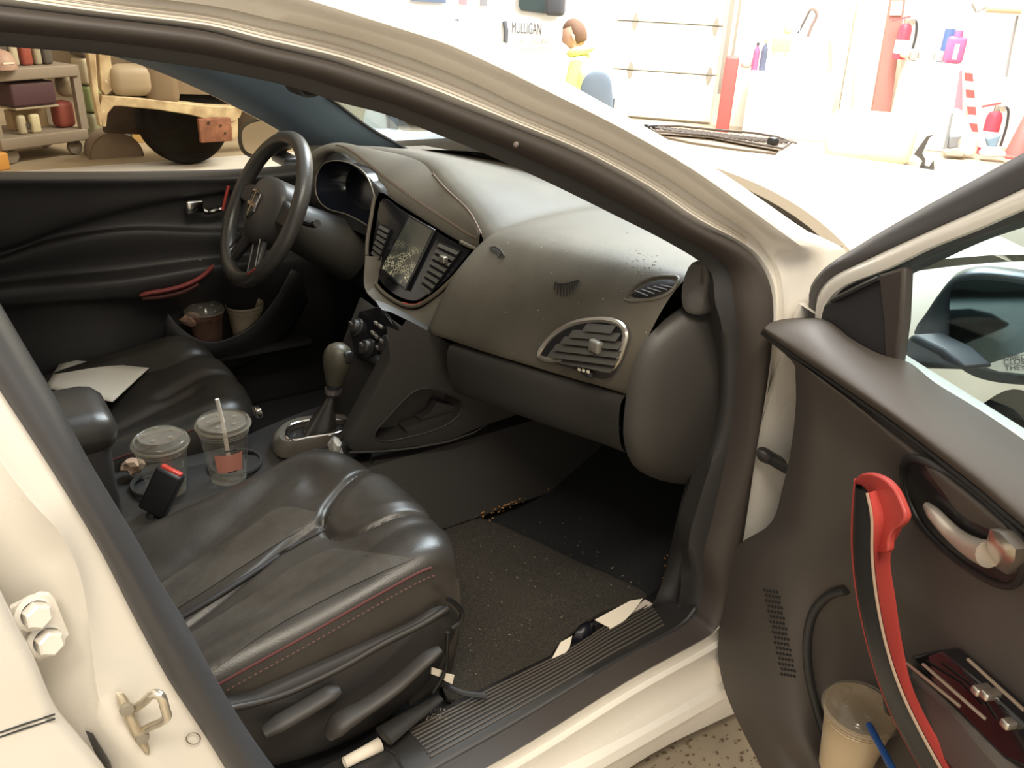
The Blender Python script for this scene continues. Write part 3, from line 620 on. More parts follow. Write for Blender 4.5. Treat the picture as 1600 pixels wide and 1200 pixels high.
# shifter bezel, boot, lever, knob
dz0 = .508
bz = cr([(424, 688), (432, 672), (452, 660), (480, 654), (520, 650), (546, 652), (556, 664), (546, 678), (515, 690), (470, 700), (436, 702)], 44, True)
BZ = np.array([PZ(u, v, dz0) for u, v in bz]); bc = BZ.mean(0)
ib = cr([(447, 682), (452, 668), (472, 660), (510, 657), (540, 658), (546, 666), (530, 677), (490, 684), (455, 689)], 44, True)
IB = np.array([PZ(u, v, dz0+.012) for u, v in ib])
bzo = make('shifter_bezel', MB().grid([BZ+A3(0, 0, -.02), BZ, .5*(BZ+IB)+A3(0, 0, .010), IB, IB+A3(0, 0, -.02)], cu=True), mat('bezel_grey', (.13, .115, .095), .38), car, 'grey oval shifter bezel with a chrome ring', smooth=60)
make('bezel_chrome', MB().tube(IB+A3(0, 0, .002), .0032, 8, closed=True), CHROME, bzo)
make('bezel_floor', MB().dome(IB+A3(0, 0, -.012), (0, 0, .002), 3), PLAST, bzo)
base = PZ(497, 672, dz0); top = PY(528, 556, .012); nk = PY(520, 612, .012)
ib2 = bc+(IB-bc)*.8
bt = []
for k, (f, r_) in enumerate(((0, 1), (.3, .72), (.6, .42), (1, .17))):
    c = base*(1-f)+nk*f
    bt.append(np.array([c+(q-ib2.mean(0))*r_*.72*(1 if True else 1)+A3(0, 0, 0) for q in ib2]))
make('shifter_boot', MB().grid([b+A3(0, 0, 0) for b in bt], cu=True), LEATHER, bzo, smooth=70)
lv = make('gear_lever', MB().tube([nk+A3(0, 0, -.01), nk*.5+top*.5, top], [.016, .0165, .018], 14), PLAST, car, 'black gear lever with a rounded knob')
make('lever_ring', MB().tube([nk+A3(0, 0, -.003), nk+A3(.001, 0, .008)], .0185, 16), mat('dull_chrome', (.42, .36, .33), .3, metal=.8), lv)
kn = []
up = (top-nk)/np.linalg.norm(top-nk)
make('gear_knob', MB().lathe([(0, .052), (.012, .050), (.024, .042), (.031, .028), (.032, .010), (.027, -.012), (.021, -.032), (.018, -.045), (0, -.046)], top-up*.022, up, 24), mat('knob_leather', (.085, .075, .052), .4, bump=.1), lv, smooth=60)
make('knob_button', MB().box(top+A3(.012, -.026, .004), (.022, .014, .03), b=.006), PLAST, lv)
# armrest
ar = [[PY(u, v, y) for u, v, y in r] for r in (((60, 590, .10), (90, 582, .10), (140, 581, .10), (178, 596, .10), (186, 620, .08)),)]
make('armrest', MB().box((-.045, .0, .655), (.33, .19, .085), b=.040), LEATHER, car, 'black padded armrest behind the cup holders')
make('armrest_base', MB().box((-.045, .0, .55), (.29, .17, .19), b=.02), PLAST, car)

# ---------------- dash vents and small marks (placed on the dash surface)
vo_ = cr([(846, 556), (853, 540), (872, 521), (897, 507), (925, 501), (955, 501), (975, 509), (981, 522), (976, 545), (966, 568), (955, 577), (935, 574), (910, 565), (885, 562), (862, 562)], 50, True)
VO = HP(dash, vo_, .004); vn = HIT(dash, 915, 540)[1]; vc = VO.mean(0)
vb = cr([(838, 558), (848, 536), (872, 514), (905, 499), (940, 496), (974, 502), (986, 520), (978, 555), (962, 585), (940, 592), (900, 578), (862, 567)], 50, True)
sv = make('side_air_vent', MB().dome(HP(dash, vb, .0), vn*.010, 4), DASHLOW, car, 'oval side air vent with a silver ring')
sv.data.materials[0] = DASHLOW
VO = VO+vn*.006
make('vent_opening', MB().dome(vc+vn*.007+(VO-VO.mean(0))*.95, vn*.001, 3), mat('vent_black', (.006, .006, .007), .6), sv)
make('vent_ring', MB().tube(VO, .0060, 8, closed=True), SATIN, sv)
for k, (a, b) in enumerate((((893, 518), (968, 524)), ((880, 528), (972, 537)), ((868, 539), (970, 550)), ((860, 549), (966, 562)), ((880, 559), (960, 573)), ((915, 508), (960, 512)))):
    p0, p1 = [HIT(dash, u, v, .016)[0] for u, v in (a, b)]
    make('slat', MB().prism([p0, p1, p1+A3(-.006, 0, -.010)+vn*.002, p0+A3(-.006, 0, -.010)+vn*.002], A3(.004, 0, .003)), mat('slat_dark', (.055, .052, .046), .4), sv)
make('vent_thumbwheel', MB().box(HIT(dash, 931, 541, .022)[0], (.016, .026, .022), b=.004), mat('wheel_grey', (.16, .15, .13), .35), sv)
make('vent_switch', MB().box(HIT(dash, 913, 580, .014)[0], (.010, .045, .012), b=.003), PLAST, sv)
for u in (905, 912, 919): make('switch_dot', MB().box(HIT(dash, u, 577+.25*(u-905), .0205)[0], (.003, .005, .005)), PAPER, sv)
# small demister grille
dm = cr([(985, 462), (1000, 450), (1020, 440), (1043, 437), (1053, 440), (1050, 448), (1035, 458), (1010, 465)], 36, True)
dv = make('demister_vent', MB().dome(HP(dash, dm, .001), HIT(dash, 1020, 452)[1]*.004, 4), mat('vent_black', (.006, .006, .007), .6), car, 'small slotted demister vent near the dash end')
dr = cr([(977, 468), (995, 446), (1020, 434), (1048, 432), (1060, 434), (1056, 447), (1038, 462), (1010, 469)], 36, True)
make('vent_rim', MB().tube(HP(dash, dr, .001), .003, 6, closed=True), DASH, dv)
for i in range(5):
    u = 998+i*10; make('fin', MB().tube(HP(dash, [(u-6, 450-i*2.2+4), (u+14, 462-i*3.2)], .006), .0012, 4), mat('fin_grey', (.22, .22, .24), .4), dv)
# ---------------- seats
def seat(cy, x0, name, label, z0=.452, sl=.20, grooves=(), near=-1):
    root = thing_part(name, (x0+.2, cy, .3), label)
    na, nb = (126, 124) if near < 0 else (66, 64)
    As = np.r_[-1.35, -1.25, -1.15, np.linspace(-1.04, 1.04, na-6), 1.15, 1.25, 1.35]; Bs = np.r_[np.linspace(-.12, 1.0, nb-5), 1.05, 1.12, 1.2, 1.3, 1.4]
    rows = []
    for b in Bs:
        r = []
        for a in As:
            aa = max(-1, min(1, a)); bb = min(1, b)
            xf = (.585-(.045 if aa*near > 0 else .08)*abs(aa)**2.6) if near < 0 else .555-.075*abs(aa)**2.6
            x = x0+bb*(xf); y = cy+.255*aa
            z = z0+sl*bb*.5+((.022 if near < 0 else .004)*aa*near)
            z += (.022 if near < 0 else .034)*math.exp(-((abs(aa)-.80)/.20)**2)*(1-.35*bb) - .012*math.exp(-(aa/.5)**2)
            z += .014*math.exp(-((bb-.86)/.13)**2)*math.exp(-(aa/.75)**4)
            e = 0
            if abs(aa) > .86: e += .030*(1-math.sqrt(max(0, 1-((abs(aa)-.86)/.14)**2)))
            if bb > .84: e += .050*(1-math.sqrt(max(0, 1-((bb-.84)/.16)**2)))
            z -= min(e, .06)
            if near < 0: z += .008*padin(x, y)
            for (P_, dp, wd) in grooves:
                z -= dp*math.exp(-(segd(P_, x, y)/wd)**2)
            z += .0022*math.sin(19*x+7*y)*math.sin(23*y-5*x)
            if abs(a) > 1: k = (abs(a)-1)/.35; z -= .15*k; y += .012*math.copysign(math.sin(k*3.1), a)
            if b > 1: k = (b-1)/.4; z -= .20*k; x -= .10*k*k
            r.append((x, y, max(z, .30)))
        rows.append(np.array(r))
    cu = make('cushion', MB().grid(rows), LEATHER, root, 'black leather cushion with red stitching', smooth=80)
    for sg in (-1, 1):
        i_ = int(np.argmin(abs(As-sg*.985)))
        line = np.array([r[i_] for r in rows])[int(.1*nb):int(.88*nb)]+A3(0, 0, .002)
        make('seam', MB().tube(line, .0022, 6), REDST, root)
        if sg == near:
            for kk in (-1, 1):
                st_ = MB()
                l2 = cr(line+A3(0, .011*kk, .0 if kk*near < 0 else -.008), 120)
                for q, q2 in zip(l2[::2], l2[1::2]): st_.tube([q, q2], .0011, 4)
                make('stitching', st_, mat('red_thread', (.11, .035, .028), .7), root, kind='stuff')
    # backrest, leaning back
    br = []
    for h in np.linspace(0, 1, 16):
        wv = .25*(1-.22*h**2)
        br.append([A3(x0-.06-.20*h+.05*(abs(t)**2)*1.0, cy+wv*t, z0-.02+.60*h)+A3(0, 0, 0) for t in np.linspace(-1, 1, 17)])
    bk = [[q+A3(-.12, 0, .03) for q in r] for r in br]
    mb = MB().grid([np.vstack([np.array(f), np.array(g)[::-1]]) for f, g in zip(br, bk)], cu=True, cap=True)
    make('backrest', mb, LEATHER, root, smooth=70)
    make('headrest', MB().box((x0-.34, cy, z0+.68), (.10, .26, .17), b=.04), LEATHER, root)
    make('seat_rail', MB().box((x0+.22, cy-.2, .315), (.48, .05, .04), b=.006), PLAST, root)
    make('seat_rail', MB().box((x0+.22, cy+.2, .315), (.48, .05, .04), b=.006), PLAST, root)
    return root, cu, rows
def thing_part(name, loc, label):
    o = bpy.data.objects.new(name, None); COL.objects.link(o); o.empty_display_size = .1
    put(o, loc, car)
    if label: o['label'] = label
    return o
def segd(P_, x, y):
    p = A3(x, y); a = P_[:-1]; d = P_[1:]-a; t = np.clip(((p-a)*d).sum(1)/((d*d).sum(1)+1e-12), 0, 1)
    return np.sqrt((((a+d*t[:, None])-p)**2).sum(1)).min()
def gline(px, z=.53): return cr(np.array([PZ(u, v, z)[:2] for u, v in px]), 24)
PADP = None
def padin(x, y):
    """1 inside the raised thigh pad at the seat front, soft edge"""
    global PADP
    if PADP is None: PADP = gline(((600, 738), (560, 757), (528, 780), (512, 800), (512, 820), (530, 834), (560, 840), (610, 832), (650, 822), (700, 815), (700, 760), (640, 730)))
    P_ = PADP; ins = False; n = len(P_); j = n-1
    for i in range(n):
        if (P_[i, 1] > y) != (P_[j, 1] > y) and x < (P_[j, 0]-P_[i, 0])*(y-P_[i, 1])/(P_[j, 1]-P_[i, 1]+1e-12)+P_[i, 0]: ins = not ins
        j = i
    return min(1, segd(P_, x, y)/.03) if ins else 0.
G = [(gline(((230, 1000), (270, 972), (330, 938), (400, 893), (460, 852), (505, 830)), .497), .013, .008),
     (gline(((596, 738), (560, 755), (525, 778), (506, 800), (508, 822), (525, 838), (560, 844), (610, 836), (650, 826), (690, 822))), .012, .006),
     (gline(((230, 905), (300, 865), (380, 815), (440, 780), (480, 775), (500, 795)), .485), .010, .030),
     (gline(((505, 835), (540, 860), (570, 880))), .004, .015),
     (gline(((420, 960), (520, 915), (600, 880), (690, 850)), .515), .004, .014)]
ps, pcu, prow = seat(-.37, -.02, 'passenger_seat', 'black leather passenger seat with red stitching nearest the open door', z0=.452, sl=.24, grooves=G, near=-1)
G2 = [(gline(((250, 600), (320, 580), (370, 575), (395, 600), (380, 625))), .010, .016), (gline(((180, 640), (260, 610), (300, 600))), .012, .02), (gline(((200, 570), (280, 560), (340, 545))), .010, .014)]
ds, dcu, drow = seat(.37, -.08, 'driver_seat', 'black leather driver seat with a white sheet on it', z0=.455, sl=.16, grooves=G2, near=1)
INS = mat('worn_insert_sheen', (.056, .049, .041), .34, var=.35, vscale=9, bump=.25, bscale=60)  # paler than the cushion: sheen on the worn insert put into the colour
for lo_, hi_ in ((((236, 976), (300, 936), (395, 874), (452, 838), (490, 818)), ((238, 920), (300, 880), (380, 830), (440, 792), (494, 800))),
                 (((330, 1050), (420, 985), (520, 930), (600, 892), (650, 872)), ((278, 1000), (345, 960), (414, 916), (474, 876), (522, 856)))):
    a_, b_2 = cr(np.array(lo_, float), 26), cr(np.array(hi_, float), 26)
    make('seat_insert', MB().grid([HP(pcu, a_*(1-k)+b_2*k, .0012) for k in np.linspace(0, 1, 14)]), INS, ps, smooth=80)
make('fold_shade', MB().tube(HP(pcu, cr(np.array([(226, 1004), (270, 974), (330, 938), (400, 893), (460, 853), (506, 829)], float), 40), .001), np.interp(np.linspace(0, 1, 40), [0, .8, 1], [.006, .005, .002]), 8), mat('fold_shade_dark', (.010, .008, .008), .7), ps, smooth=80)  # dark tube paints the shade lying in the cushion fold
# side shield with levers
sh = cr([(330, 1112), (400, 1085), (470, 1053), (560, 1012), (640, 975), (690, 948), (714, 955), (712, 985), (696, 1020), (676, 1056), (620, 1110), (560, 1150), (470, 1185), (400, 1200), (340, 1190)], 60, True)
SH = np.array([PY(u, v, -.640) for u, v in sh])
shd = make('side_shield', MB().grid([SH+A3(0, .05, 0), SH], cu=True).dome(SH, (0, -.018, .004), 5, close=False), mat('shield_black', (.018, .016, .015), .6), ps, 'black plastic shield on the seat side', smooth=50)
shd.parent = ps
make('lever', MB().tube(cr([PY(u, v, -.672) for u, v in ((412, 1145), (440, 1128), (480, 1105), (515, 1084), (530, 1078))], 16), np.interp(np.linspace(0, 1, 16), [0, .2, .9, 1], [.012, .017, .016, .009]), 12, flat=.6), mat('lever_black', (.030, .026, .023), .55), ps, smooth=60)
make('lever', MB().tube(cr([PY(u, v, -.690) for u, v in ((512, 1150), (530, 1130), (570, 1105), (620, 1070), (665, 1030), (688, 1014))], 24), np.interp(np.linspace(0, 1, 24), [0, .1, .3, .9, 1], [.012, .022, .017, .014, .008]), 12, flat=.55), mat('lever_black', (.030, .026, .023), .55), ps, smooth=60)
make('rail_cover', MB().tube(cr([PZ(u, v, .325) for u, v in ((600, 1150), (640, 1122), (670, 1102), (688, 1090))], 12), np.linspace(.022, .008, 12), 10, flat=.5), mat('shield_black', (0, 0, 0)), ps, smooth=60)
make('edge_trim', MB().tube(cr([PY(u, v, -.650) for u, v in ((345, 1110), (430, 1090), (530, 1045), (600, 1005), (660, 975), (700, 950))], 24), .005, 8), mat('lever_black', (.030, .026, .023), .55), ps, smooth=60)
# belt buckle
bu = PZ(262, 775, .50); bx = A3(.35, .0, .94); bx /= np.linalg.norm(bx); by = A3(0, 1, 0); bzv = np.cross(bx, by)
b0, b1 = PY(238, 800, -.085), PY(268, 736, -.085)
e3 = (b1-b0)/np.linalg.norm(b1-b0); e1_ = A3(.80, -.60, 0); e1_ -= e3*(e1_@e3); e1_ /= np.linalg.norm(e1_); e2_ = np.cross(e3, e1_)
L_ = np.linalg.norm(b1-b0)
bk_ = make('belt_buckle', MB().box((b0+b1)/2, (.054, .028, L_), np.array([e1_, e2_, e3]), b=.006), mat('buckle_black', (.008, .008, .010), .5), car, 'black belt buckle with a red button')
make('release_button', MB().box(b1+e3*.001, (.042, .014, .008), np.array([e1_, e2_, e3]), b=.002), mat('buckle_red', (.70, .07, .05), .4), bk_)
make('buckle_stalk', MB().tube([b0-e3*.10, b0], .014, 8, flat=.5), PLAST, bk_)
# ---------------- steering wheel
wc = A3(.571, .368, .919); tl = math.radians(28); wu = A3(math.sin(tl), 0, math.cos(tl)); wy = A3(0, 1, 0); wn = A3(-math.cos(tl), 0, math.sin(tl))
def WHL(r, t, o=0.): return wc+r*(wu*math.cos(t)+wy*math.sin(t))+wn*o
TT = np.linspace(0, 2*math.pi, 64, endpoint=False)
sw = thing_part('steering_wheel', wc, 'black leather steering wheel with a chrome emblem')
make('rim', MB().tube([WHL(.176, t) for t in TT], .0185, 14, closed=True), mat('rim_leather', (.050, .046, .042), .33, bump=.12, bscale=250), sw, smooth=80)
def wpoly(pts): return [wc+wy*p[0]+wu*p[1]+wn*p[2] for p in pts]
hub = cr([(-.085, .045, -.005), (-.06, .07, -.005), (0, .078, -.005), (.06, .07, -.005), (.085, .045, -.005), (.082, -.02, -.005), (.05, -.07, -.005), (0, -.088, -.005), (-.05, -.07, -.005), (-.082, -.02, -.005)], 40, True)
HB = np.array(wpoly(hub))
make('airbag_cover', MB().grid([HB-wn*.05, HB], cu=True).dome(HB, wn*.035, 6, close=False), mat('hub_vinyl', (.052, .048, .045), .45), sw, smooth=60)
for sg in (-1, 1):
    make('spoke', MB().prism(wpoly([(sg*.075, .045, -.02), (sg*.165, .028, -.014), (sg*.168, -.012, -.014), (sg*.075, -.015, -.02)]), wn*.020), PLAST, sw, bevel=.006)
    make('spoke', MB().prism(wpoly([(sg*.050, -.06, -.02), (sg*.095, -.145, -.012), (sg*.060, -.160, -.012), (sg*.018, -.08, -.02)]), wn*.016), PLAST, sw, bevel=.005)
    make('spoke_bezel', MB().tube(wpoly([(sg*.055, -.065, .004), (sg*.098, -.14, .004), (sg*.064, -.155, .004), (sg*.03, -.085, .004)]), .0022, 6, closed=True), mat('dim_bezel', (.06, .055, .05), .4), sw)
make('red_stitch', MB().tube([WHL(.176, t, 0) + wn*.0186 for t in np.linspace(-2.55, -2.35, 6)], .002, 5), REDT, sw)
em = lambda pts: wpoly([(x, z, .031) for x, z in pts])
make('emblem_shield', MB().tube(em([(-.026, .03), (0, .034), (.026, .03), (.022, -.012), (0, -.034), (-.022, -.012)]), .0028, 6, closed=True), CHROME, sw)
make('emblem_cross', MB().box(wc+wn*.032, (.005, .048, .007), np.array([wn, wy, wu])).box(wc+wn*.032, (.005, .007, .06), np.array([wn, wy, wu])), CHROME, sw)
make('steering_column', MB().tube([wc-wn*.03, wc-wn*.20], [.045, .055], 20), PLAST, sw, smooth=60)
make('column_shroud', MB().tube([wc-wn*.07-wu*.01, wc-wn*.26-wu*.02], [.055, .075], 20), mat('shroud', (.030, .027, .022), .6), sw, smooth=60)
make('stalk', MB().tube([wc-wn*.06, wc-wn*.06-wy*.14+wu*.02, wc-wn*.05-wy*.18+wu*.03], [.007, .008, .009], 8), PLAST, sw)
# ---------------- driver door
dr_rows = [
 [(-120, 269, .715), (0, 268, .715), (100, 268, .715), (250, 267, .715), (370, 264, .715), (450, 258, .715), (520, 250, .715)],
 [(-120, 273, .690), (0, 272, .690), (100, 272, .690), (250, 271, .690), (370, 268, .690), (450, 262, .69), (520, 254, .69)],
 [(-120, 284, .668), (0, 283, .668), (100, 283, .668), (250, 281, .668), (370, 279, .668), (450, 274, .668), (520, 268, .67)],
 [(-120, 300, .676), (0, 299, .676), (100, 298, .676), (250, 294, .676), (370, 290, .676), (450, 285, .676), (520, 280, .68)],
 [(-120, 400, .680), (0, 385, .680), (100, 350, .680), (230, 316, .680), (370, 296, .680), (450, 290, .68), (520, 285, .69)],
 [(-120, 410, .692), (0, 394, .692), (100, 360, .692), (230, 326, .694), (370, 304, .694), (450, 298, .69), (520, 293, .69)],
 [(-120, 425, .690), (0, 400, .690), (80, 373, .690), (200, 354, .69), (330, 355, .69), (420, 350, .69), (520, 340, .69)],
 [(-120, 432, .668), (0, 407, .668), (80, 381, .668), (200, 362, .668), (330, 366, .668), (420, 362, .668), (520, 350, .68)],
 [(-120, 465, .672), (0, 440, .672), (100, 428, .672), (200, 418, .672), (330, 402, .672), (420, 395, .672), (520, 385, .68)],
 [(-120, 470, .640), (0, 448, .640), (100, 438, .640), (200, 428, .640), (330, 410, .640), (420, 402, .65), (520, 392, .68)],
 [(-120, 482, .612), (0, 458, .612), (100, 448, .612), (200, 438, .612), (330, 418, .612), (420, 410, .63), (520, 400, .67)],
 [(-120, 500, .612), (0, 478, .612), (100, 468, .612), (200, 462, .612), (330, 446, .62), (420, 436, .64), (520, 426, .67)],
 [(-120, 520, .660), (0, 490, .655), (100, 480, .645), (180, 476, .645), (300, 492, .67), (420, 470, .67), (520, 450, .68)],
 [(-120, 640, .640), (0, 610, .630), (100, 590, .625), (180, 580, .62), (300, 560, .68), (420, 530, .68), (520, 510, .68)],
 [(-120, 700, .640), (0, 680, .640), (100, 660, .640), (180, 650, .64), (300, 620, .68), (420, 600, .68), (520, 580, .68)]]
dd = make('driver_door_panel', MB().grid(surf([np.array([PY(*q) for q in r]) for r in dr_rows], 44, 70)), DOORD, car, 'dark driver door panel with a red edged pull', smooth=60)
make('driver_door_shell', MB().grid([np.array([(x, y, z) for x in (-.25, .3, .8, 1.05)]) for y, z in ((.735, .925), (.79, .92), (.86, .85), (.87, .5), (.83, .25), (.72, .25))]), WHITE, car)
make('driver_sill', MB().box((.2, .76, .30), (1.8, .16, .12), b=.02), PLAST, car)
make('far_b_pillar', MB().box((-.16, .70, .85), (.16, .10, 1.1), b=.03), TRIM, car)
make('pull_trim', MB().tube(cr([PY(u, v, .600) for u, v in ((218, 462), (232, 458), (262, 453), (295, 443), (318, 430), (334, 414))], 20), [.003]+[.006]*18+[.003], 8), mat('dark_red_trim', (.24, .035, .032), .45), dd, 'red pull trim')
make('pull_cup', MB().tube(cr([PY(u, v, .604) for u, v in ((222, 466), (250, 464), (285, 456), (310, 444))], 12), .006, 8), REDST, dd)
make('door_handle', MB().tube(cr([PY(u, v, .668) for u, v in ((312, 326), (325, 331), (338, 328), (350, 325))], 12), [.007]*10+[.005]*2, 8), CHROME, dd)
make('handle_block', MB().box(PY(304, 323, .668), (.045, .02, .035), b=.006), CHROME, dd)
make('handle_red', MB().tube([PY(u, v, .66) for u, v in ((357, 290), (352, 310), (348, 328))], .004, 6), REDT, dd)
for (u, v) in ((244, 411), (288, 406), (313, 405)): make('button', MB().lathe([(0, 0), (.004, 0), (.003, .003), (0, .003)], PY(u, v, .655), (-.3, -1, 0), 8), SATIN, dd)
# door pocket bowl
pb = [[PY(u, v, y) for u, v, y in r] for r in (
 ((262, 490, .60), (285, 515, .585), (318, 533, .575), (350, 531, .575), (395, 507, .58), (430, 465, .59), (455, 420, .60)),
 ((258, 505, .60), (283, 530, .583), (318, 548, .573), (352, 546, .573), (402, 520, .578), (440, 475, .588), (465, 425, .60)),
 ((255, 560, .64), (285, 575, .62), (320, 580, .615), (355, 580, .615), (405, 560, .62), (450, 520, .63), (480, 470, .65)))]
make('door_pocket', MB().grid(surf([np.array(r) for r in pb], 30, 10)), DOORD, dd, smooth=60, solid=.006)
pkz = PY(345, 548, .63)[2]
make('pocket_floor', MB().box((.55, .64, pkz-.005), (.40, .12, .01)), DOORD, dd)
# driver window
make('driver_window', MB().grid([np.array([(x, .722-.125*k-.02*k*k, .975+.43*k-(.25*max(0, x-.35)*k)) for x in np.linspace(-.30, .98, 10)]) for k in np.linspace(0, 1, 6)]), DGLASS, car, 'tinted driver side window glass')
# driver mirror
mo = cr([(372, 222), (374, 200), (386, 188), (410, 183), (436, 186), (440, 200), (436, 225), (420, 244), (395, 247), (380, 240)], 30, True)
xm = PY(408, 216, .95)[0]
MO = np.array([PX(u, v, xm) for u, v in mo])
dm_ = make('driver_mirror', MB().grid([MO.mean(0)+(MO-MO.mean(0))*.6+A3(.10, 0, 0), MO+A3(.03, 0, 0), MO, MO.mean(0)+(MO-MO.mean(0))*.93+A3(.004, 0, 0)], cu=True, cap=True), PLAST, car, 'black driver side mirror seen through the window', smooth=50)
mg = cr([(378, 218), (380, 202), (392, 193), (412, 189), (432, 192), (434, 204), (428, 224), (412, 238), (394, 241), (383, 234)], 30, True)
make('mirror_glass', MB().prism([PX(u, v, xm-.003) for u, v in mg], (.002, 0, 0)), mat('pale_mirror', (.92, .92, .90), .15, metal=1.), dm_)
make('mirror_foot', MB().box(MO.mean(0)+A3(.04, -.10, -.05), (.05, .12, .03), b=.01), PLAST, dm_)

# ---------------- open passenger door
TH = math.radians(70); DA = A3(-math.cos(TH), -math.sin(TH), 0); DN = A3(-math.sin(TH), math.cos(TH), 0); DO = A3(1.06, -.83, 0)
def PD(u, v, o=0.): return PN(u, v, DO+DN*o, DN)
def DL(s, o, z): return DO+DA*s+DN*o+UP*z
pdr = thing_part('passenger_door', DL(0, 0, .25), 'open white passenger door with brown black inner panel')
TR = [
 (.020, [(1240, 497), (1290, 500), (1330, 529), (1372, 552), (1420, 566), (1460, 597), (1530, 640), (1600, 687), (1720, 768)]),
 (.060, [(1222, 499), (1276, 507), (1322, 540), (1368, 571), (1415, 595), (1465, 630), (1535, 675), (1600, 720), (1720, 802)]),
 (.100, [(1203, 505), (1256, 525), (1306, 560), (1358, 597), (1408, 632), (1466, 672), (1536, 722), (1600, 772), (1720, 860)]),
 (.118, [(1194, 513), (1237, 542), (1291, 577), (1346, 614), (1401, 652), (1461, 698), (1531, 752), (1600, 812), (1720, 905)]),
 (.098, [(1191, 520), (1237, 553), (1290, 590), (1345, 628), (1400, 667), (1460, 713), (1530, 768), (1600, 828), (1720, 922)]),
 (.098, [(1194, 526), (1238, 560), (1290, 597), (1345, 636), (1400, 675), (1460, 721), (1530, 776), (1600, 836), (1720, 930)]),
 (.110, [(1240, 568), (1262, 578), (1300, 606), (1350, 645), (1400, 688), (1460, 737), (1530, 793), (1600, 854), (1720, 948)]),
 (.098, [(1243, 590), (1265, 602), (1300, 630), (1350, 670), (1400, 712), (1460, 762), (1530, 818), (1600, 880), (1720, 975)]),
 (.085, [(1243, 640), (1266, 648), (1300, 674), (1350, 714), (1400, 757), (1460, 808), (1530, 865), (1600, 930), (1720, 1030)]),
 (.085, [(1236, 700), (1264, 708), (1300, 735), (1350, 775), (1400, 818), (1460, 868), (1530, 927), (1600, 990), (1720, 1095)]),
 (.085, [(1222, 765), (1256, 772), (1296, 796), (1346, 832), (1398, 872), (1456, 922), (1526, 982), (1600, 1050), (1720, 1160)]),
 (.085, [(1206, 815), (1245, 826), (1288, 848), (1340, 882), (1394, 922), (1452, 970), (1520, 1030), (1600, 1105), (1720, 1220)]),
 (.090, [(1148, 860), (1200, 878), (1256, 902), (1318, 934), (1378, 976), (1440, 1024), (1510, 1085), (1590, 1158), (1710, 1280)]),
 (.094, [(1133, 933), (1185, 945), (1244, 966), (1308, 1000), (1368, 1046), (1430, 1098), (1500, 1160), (1580, 1235), (1700, 1360)]),
 (.096, [(1122, 1007), (1175, 1022), (1236, 1048), (1296, 1088), (1356, 1138), (1418, 1192), (1490, 1255), (1570, 1330), (1690, 1455)]),
 (.096, [(1128, 1062), (1182, 1082), (1242, 1112), (1302, 1156), (1362, 1208), (1424, 1262), (1496, 1325), (1576, 1400), (1696, 1525)]),
 (.094, [(1145, 1110), (1200, 1138), (1260, 1174), (1320, 1222), (1380, 1276), (1440, 1330), (1510, 1393), (1590, 1468), (1710, 1590)]),
 (.090, [(1190, 1200), (1245, 1232), (1305, 1270), (1365, 1318), (1425, 1370), (1485, 1424), (1555, 1487), (1635, 1560), (1755, 1680)])]
rows = []
for k, (o, px) in enumerate(TR):
    r = []
    for j, (u, v) in enumerate(px):
        oo_ = o
        if k >= 12: oo_ -= .055*np.interp(u, [1262, 1275, 1420, 1450], [0, 1, 1, 0])*min(1, (k-11)/2)
        if 8 <= k <= 12: oo_ -= .015*np.interp(u, [1390, 1420, 1700], [0, 1, 1])
        if 6 <= k and j == 0: oo_ -= .030
        r.append(PD(u, v, oo_))
    for ds_, dz_ in ((.22, .02), (.46, .03)): r.append(r[8]+DA*ds_+UP*dz_)
    rows.append(np.array(r))
R2 = surf(rows, 100, 102)
ret = [np.array([r[0]-DN*.09+DA*.02, r[0]-DN*.05, r[0]-DN*.012]) for r in R2]
mb = MB().grid(R2); mb.grid([np.vstack([t, r[:1]]) for t, r in zip(ret, R2)])
pnl = make('inner_panel', mb, DOORP, pdr, 'brown black inner door panel', smooth=60)
make('panel_groove', MB().tube(stations([PD(u, v, .104) for u, v in TR[4][1]], 5), .0035, 6), TRIM, pdr)
# metal shell
zt = .985
shell = []
for s in np.linspace(-.03, 1.06, 14):
    shell.append(np.array([DL(s, o, z) for o, z in ((.018, zt), (-.02, zt+.002), (-.06, zt-.03), (-.085, .85), (-.09, .6), (-.06, .28), (-.03, .24), (.06, .25))]))
make('outer_skin', MB().grid(shell), WHITE, pdr, smooth=60)
make('hinge_edge', MB().prism([DL(-.03, .018, zt), DL(-.03, -.02, zt), DL(-.03, -.06, .95), DL(-.03, -.085, .85), DL(-.03, -.09, .6), DL(-.03, -.06, .28), DL(-.03, .05, .26), DL(-.03, .06, .7)], DA*.01), WHITE, pdr)
# door check strap
ck_ = cr([(1182, 712), (1184, 700), (1194, 698), (1206, 705), (1218, 712), (1222, 722), (1212, 724), (1200, 718), (1190, 722)], 20, True)
make('check_strap_boot', MB().dome([S(u, v, .03) for u, v in ck_], (0, -.03, 0)), PLAST, pdr, 'black rubber door check strap', smooth=60)
make('check_strap', MB().tube([S(1200, 716, .04), S(1216, 726, .07), S(1250, 745, .12)], .008, 8), PLAST, pdr)
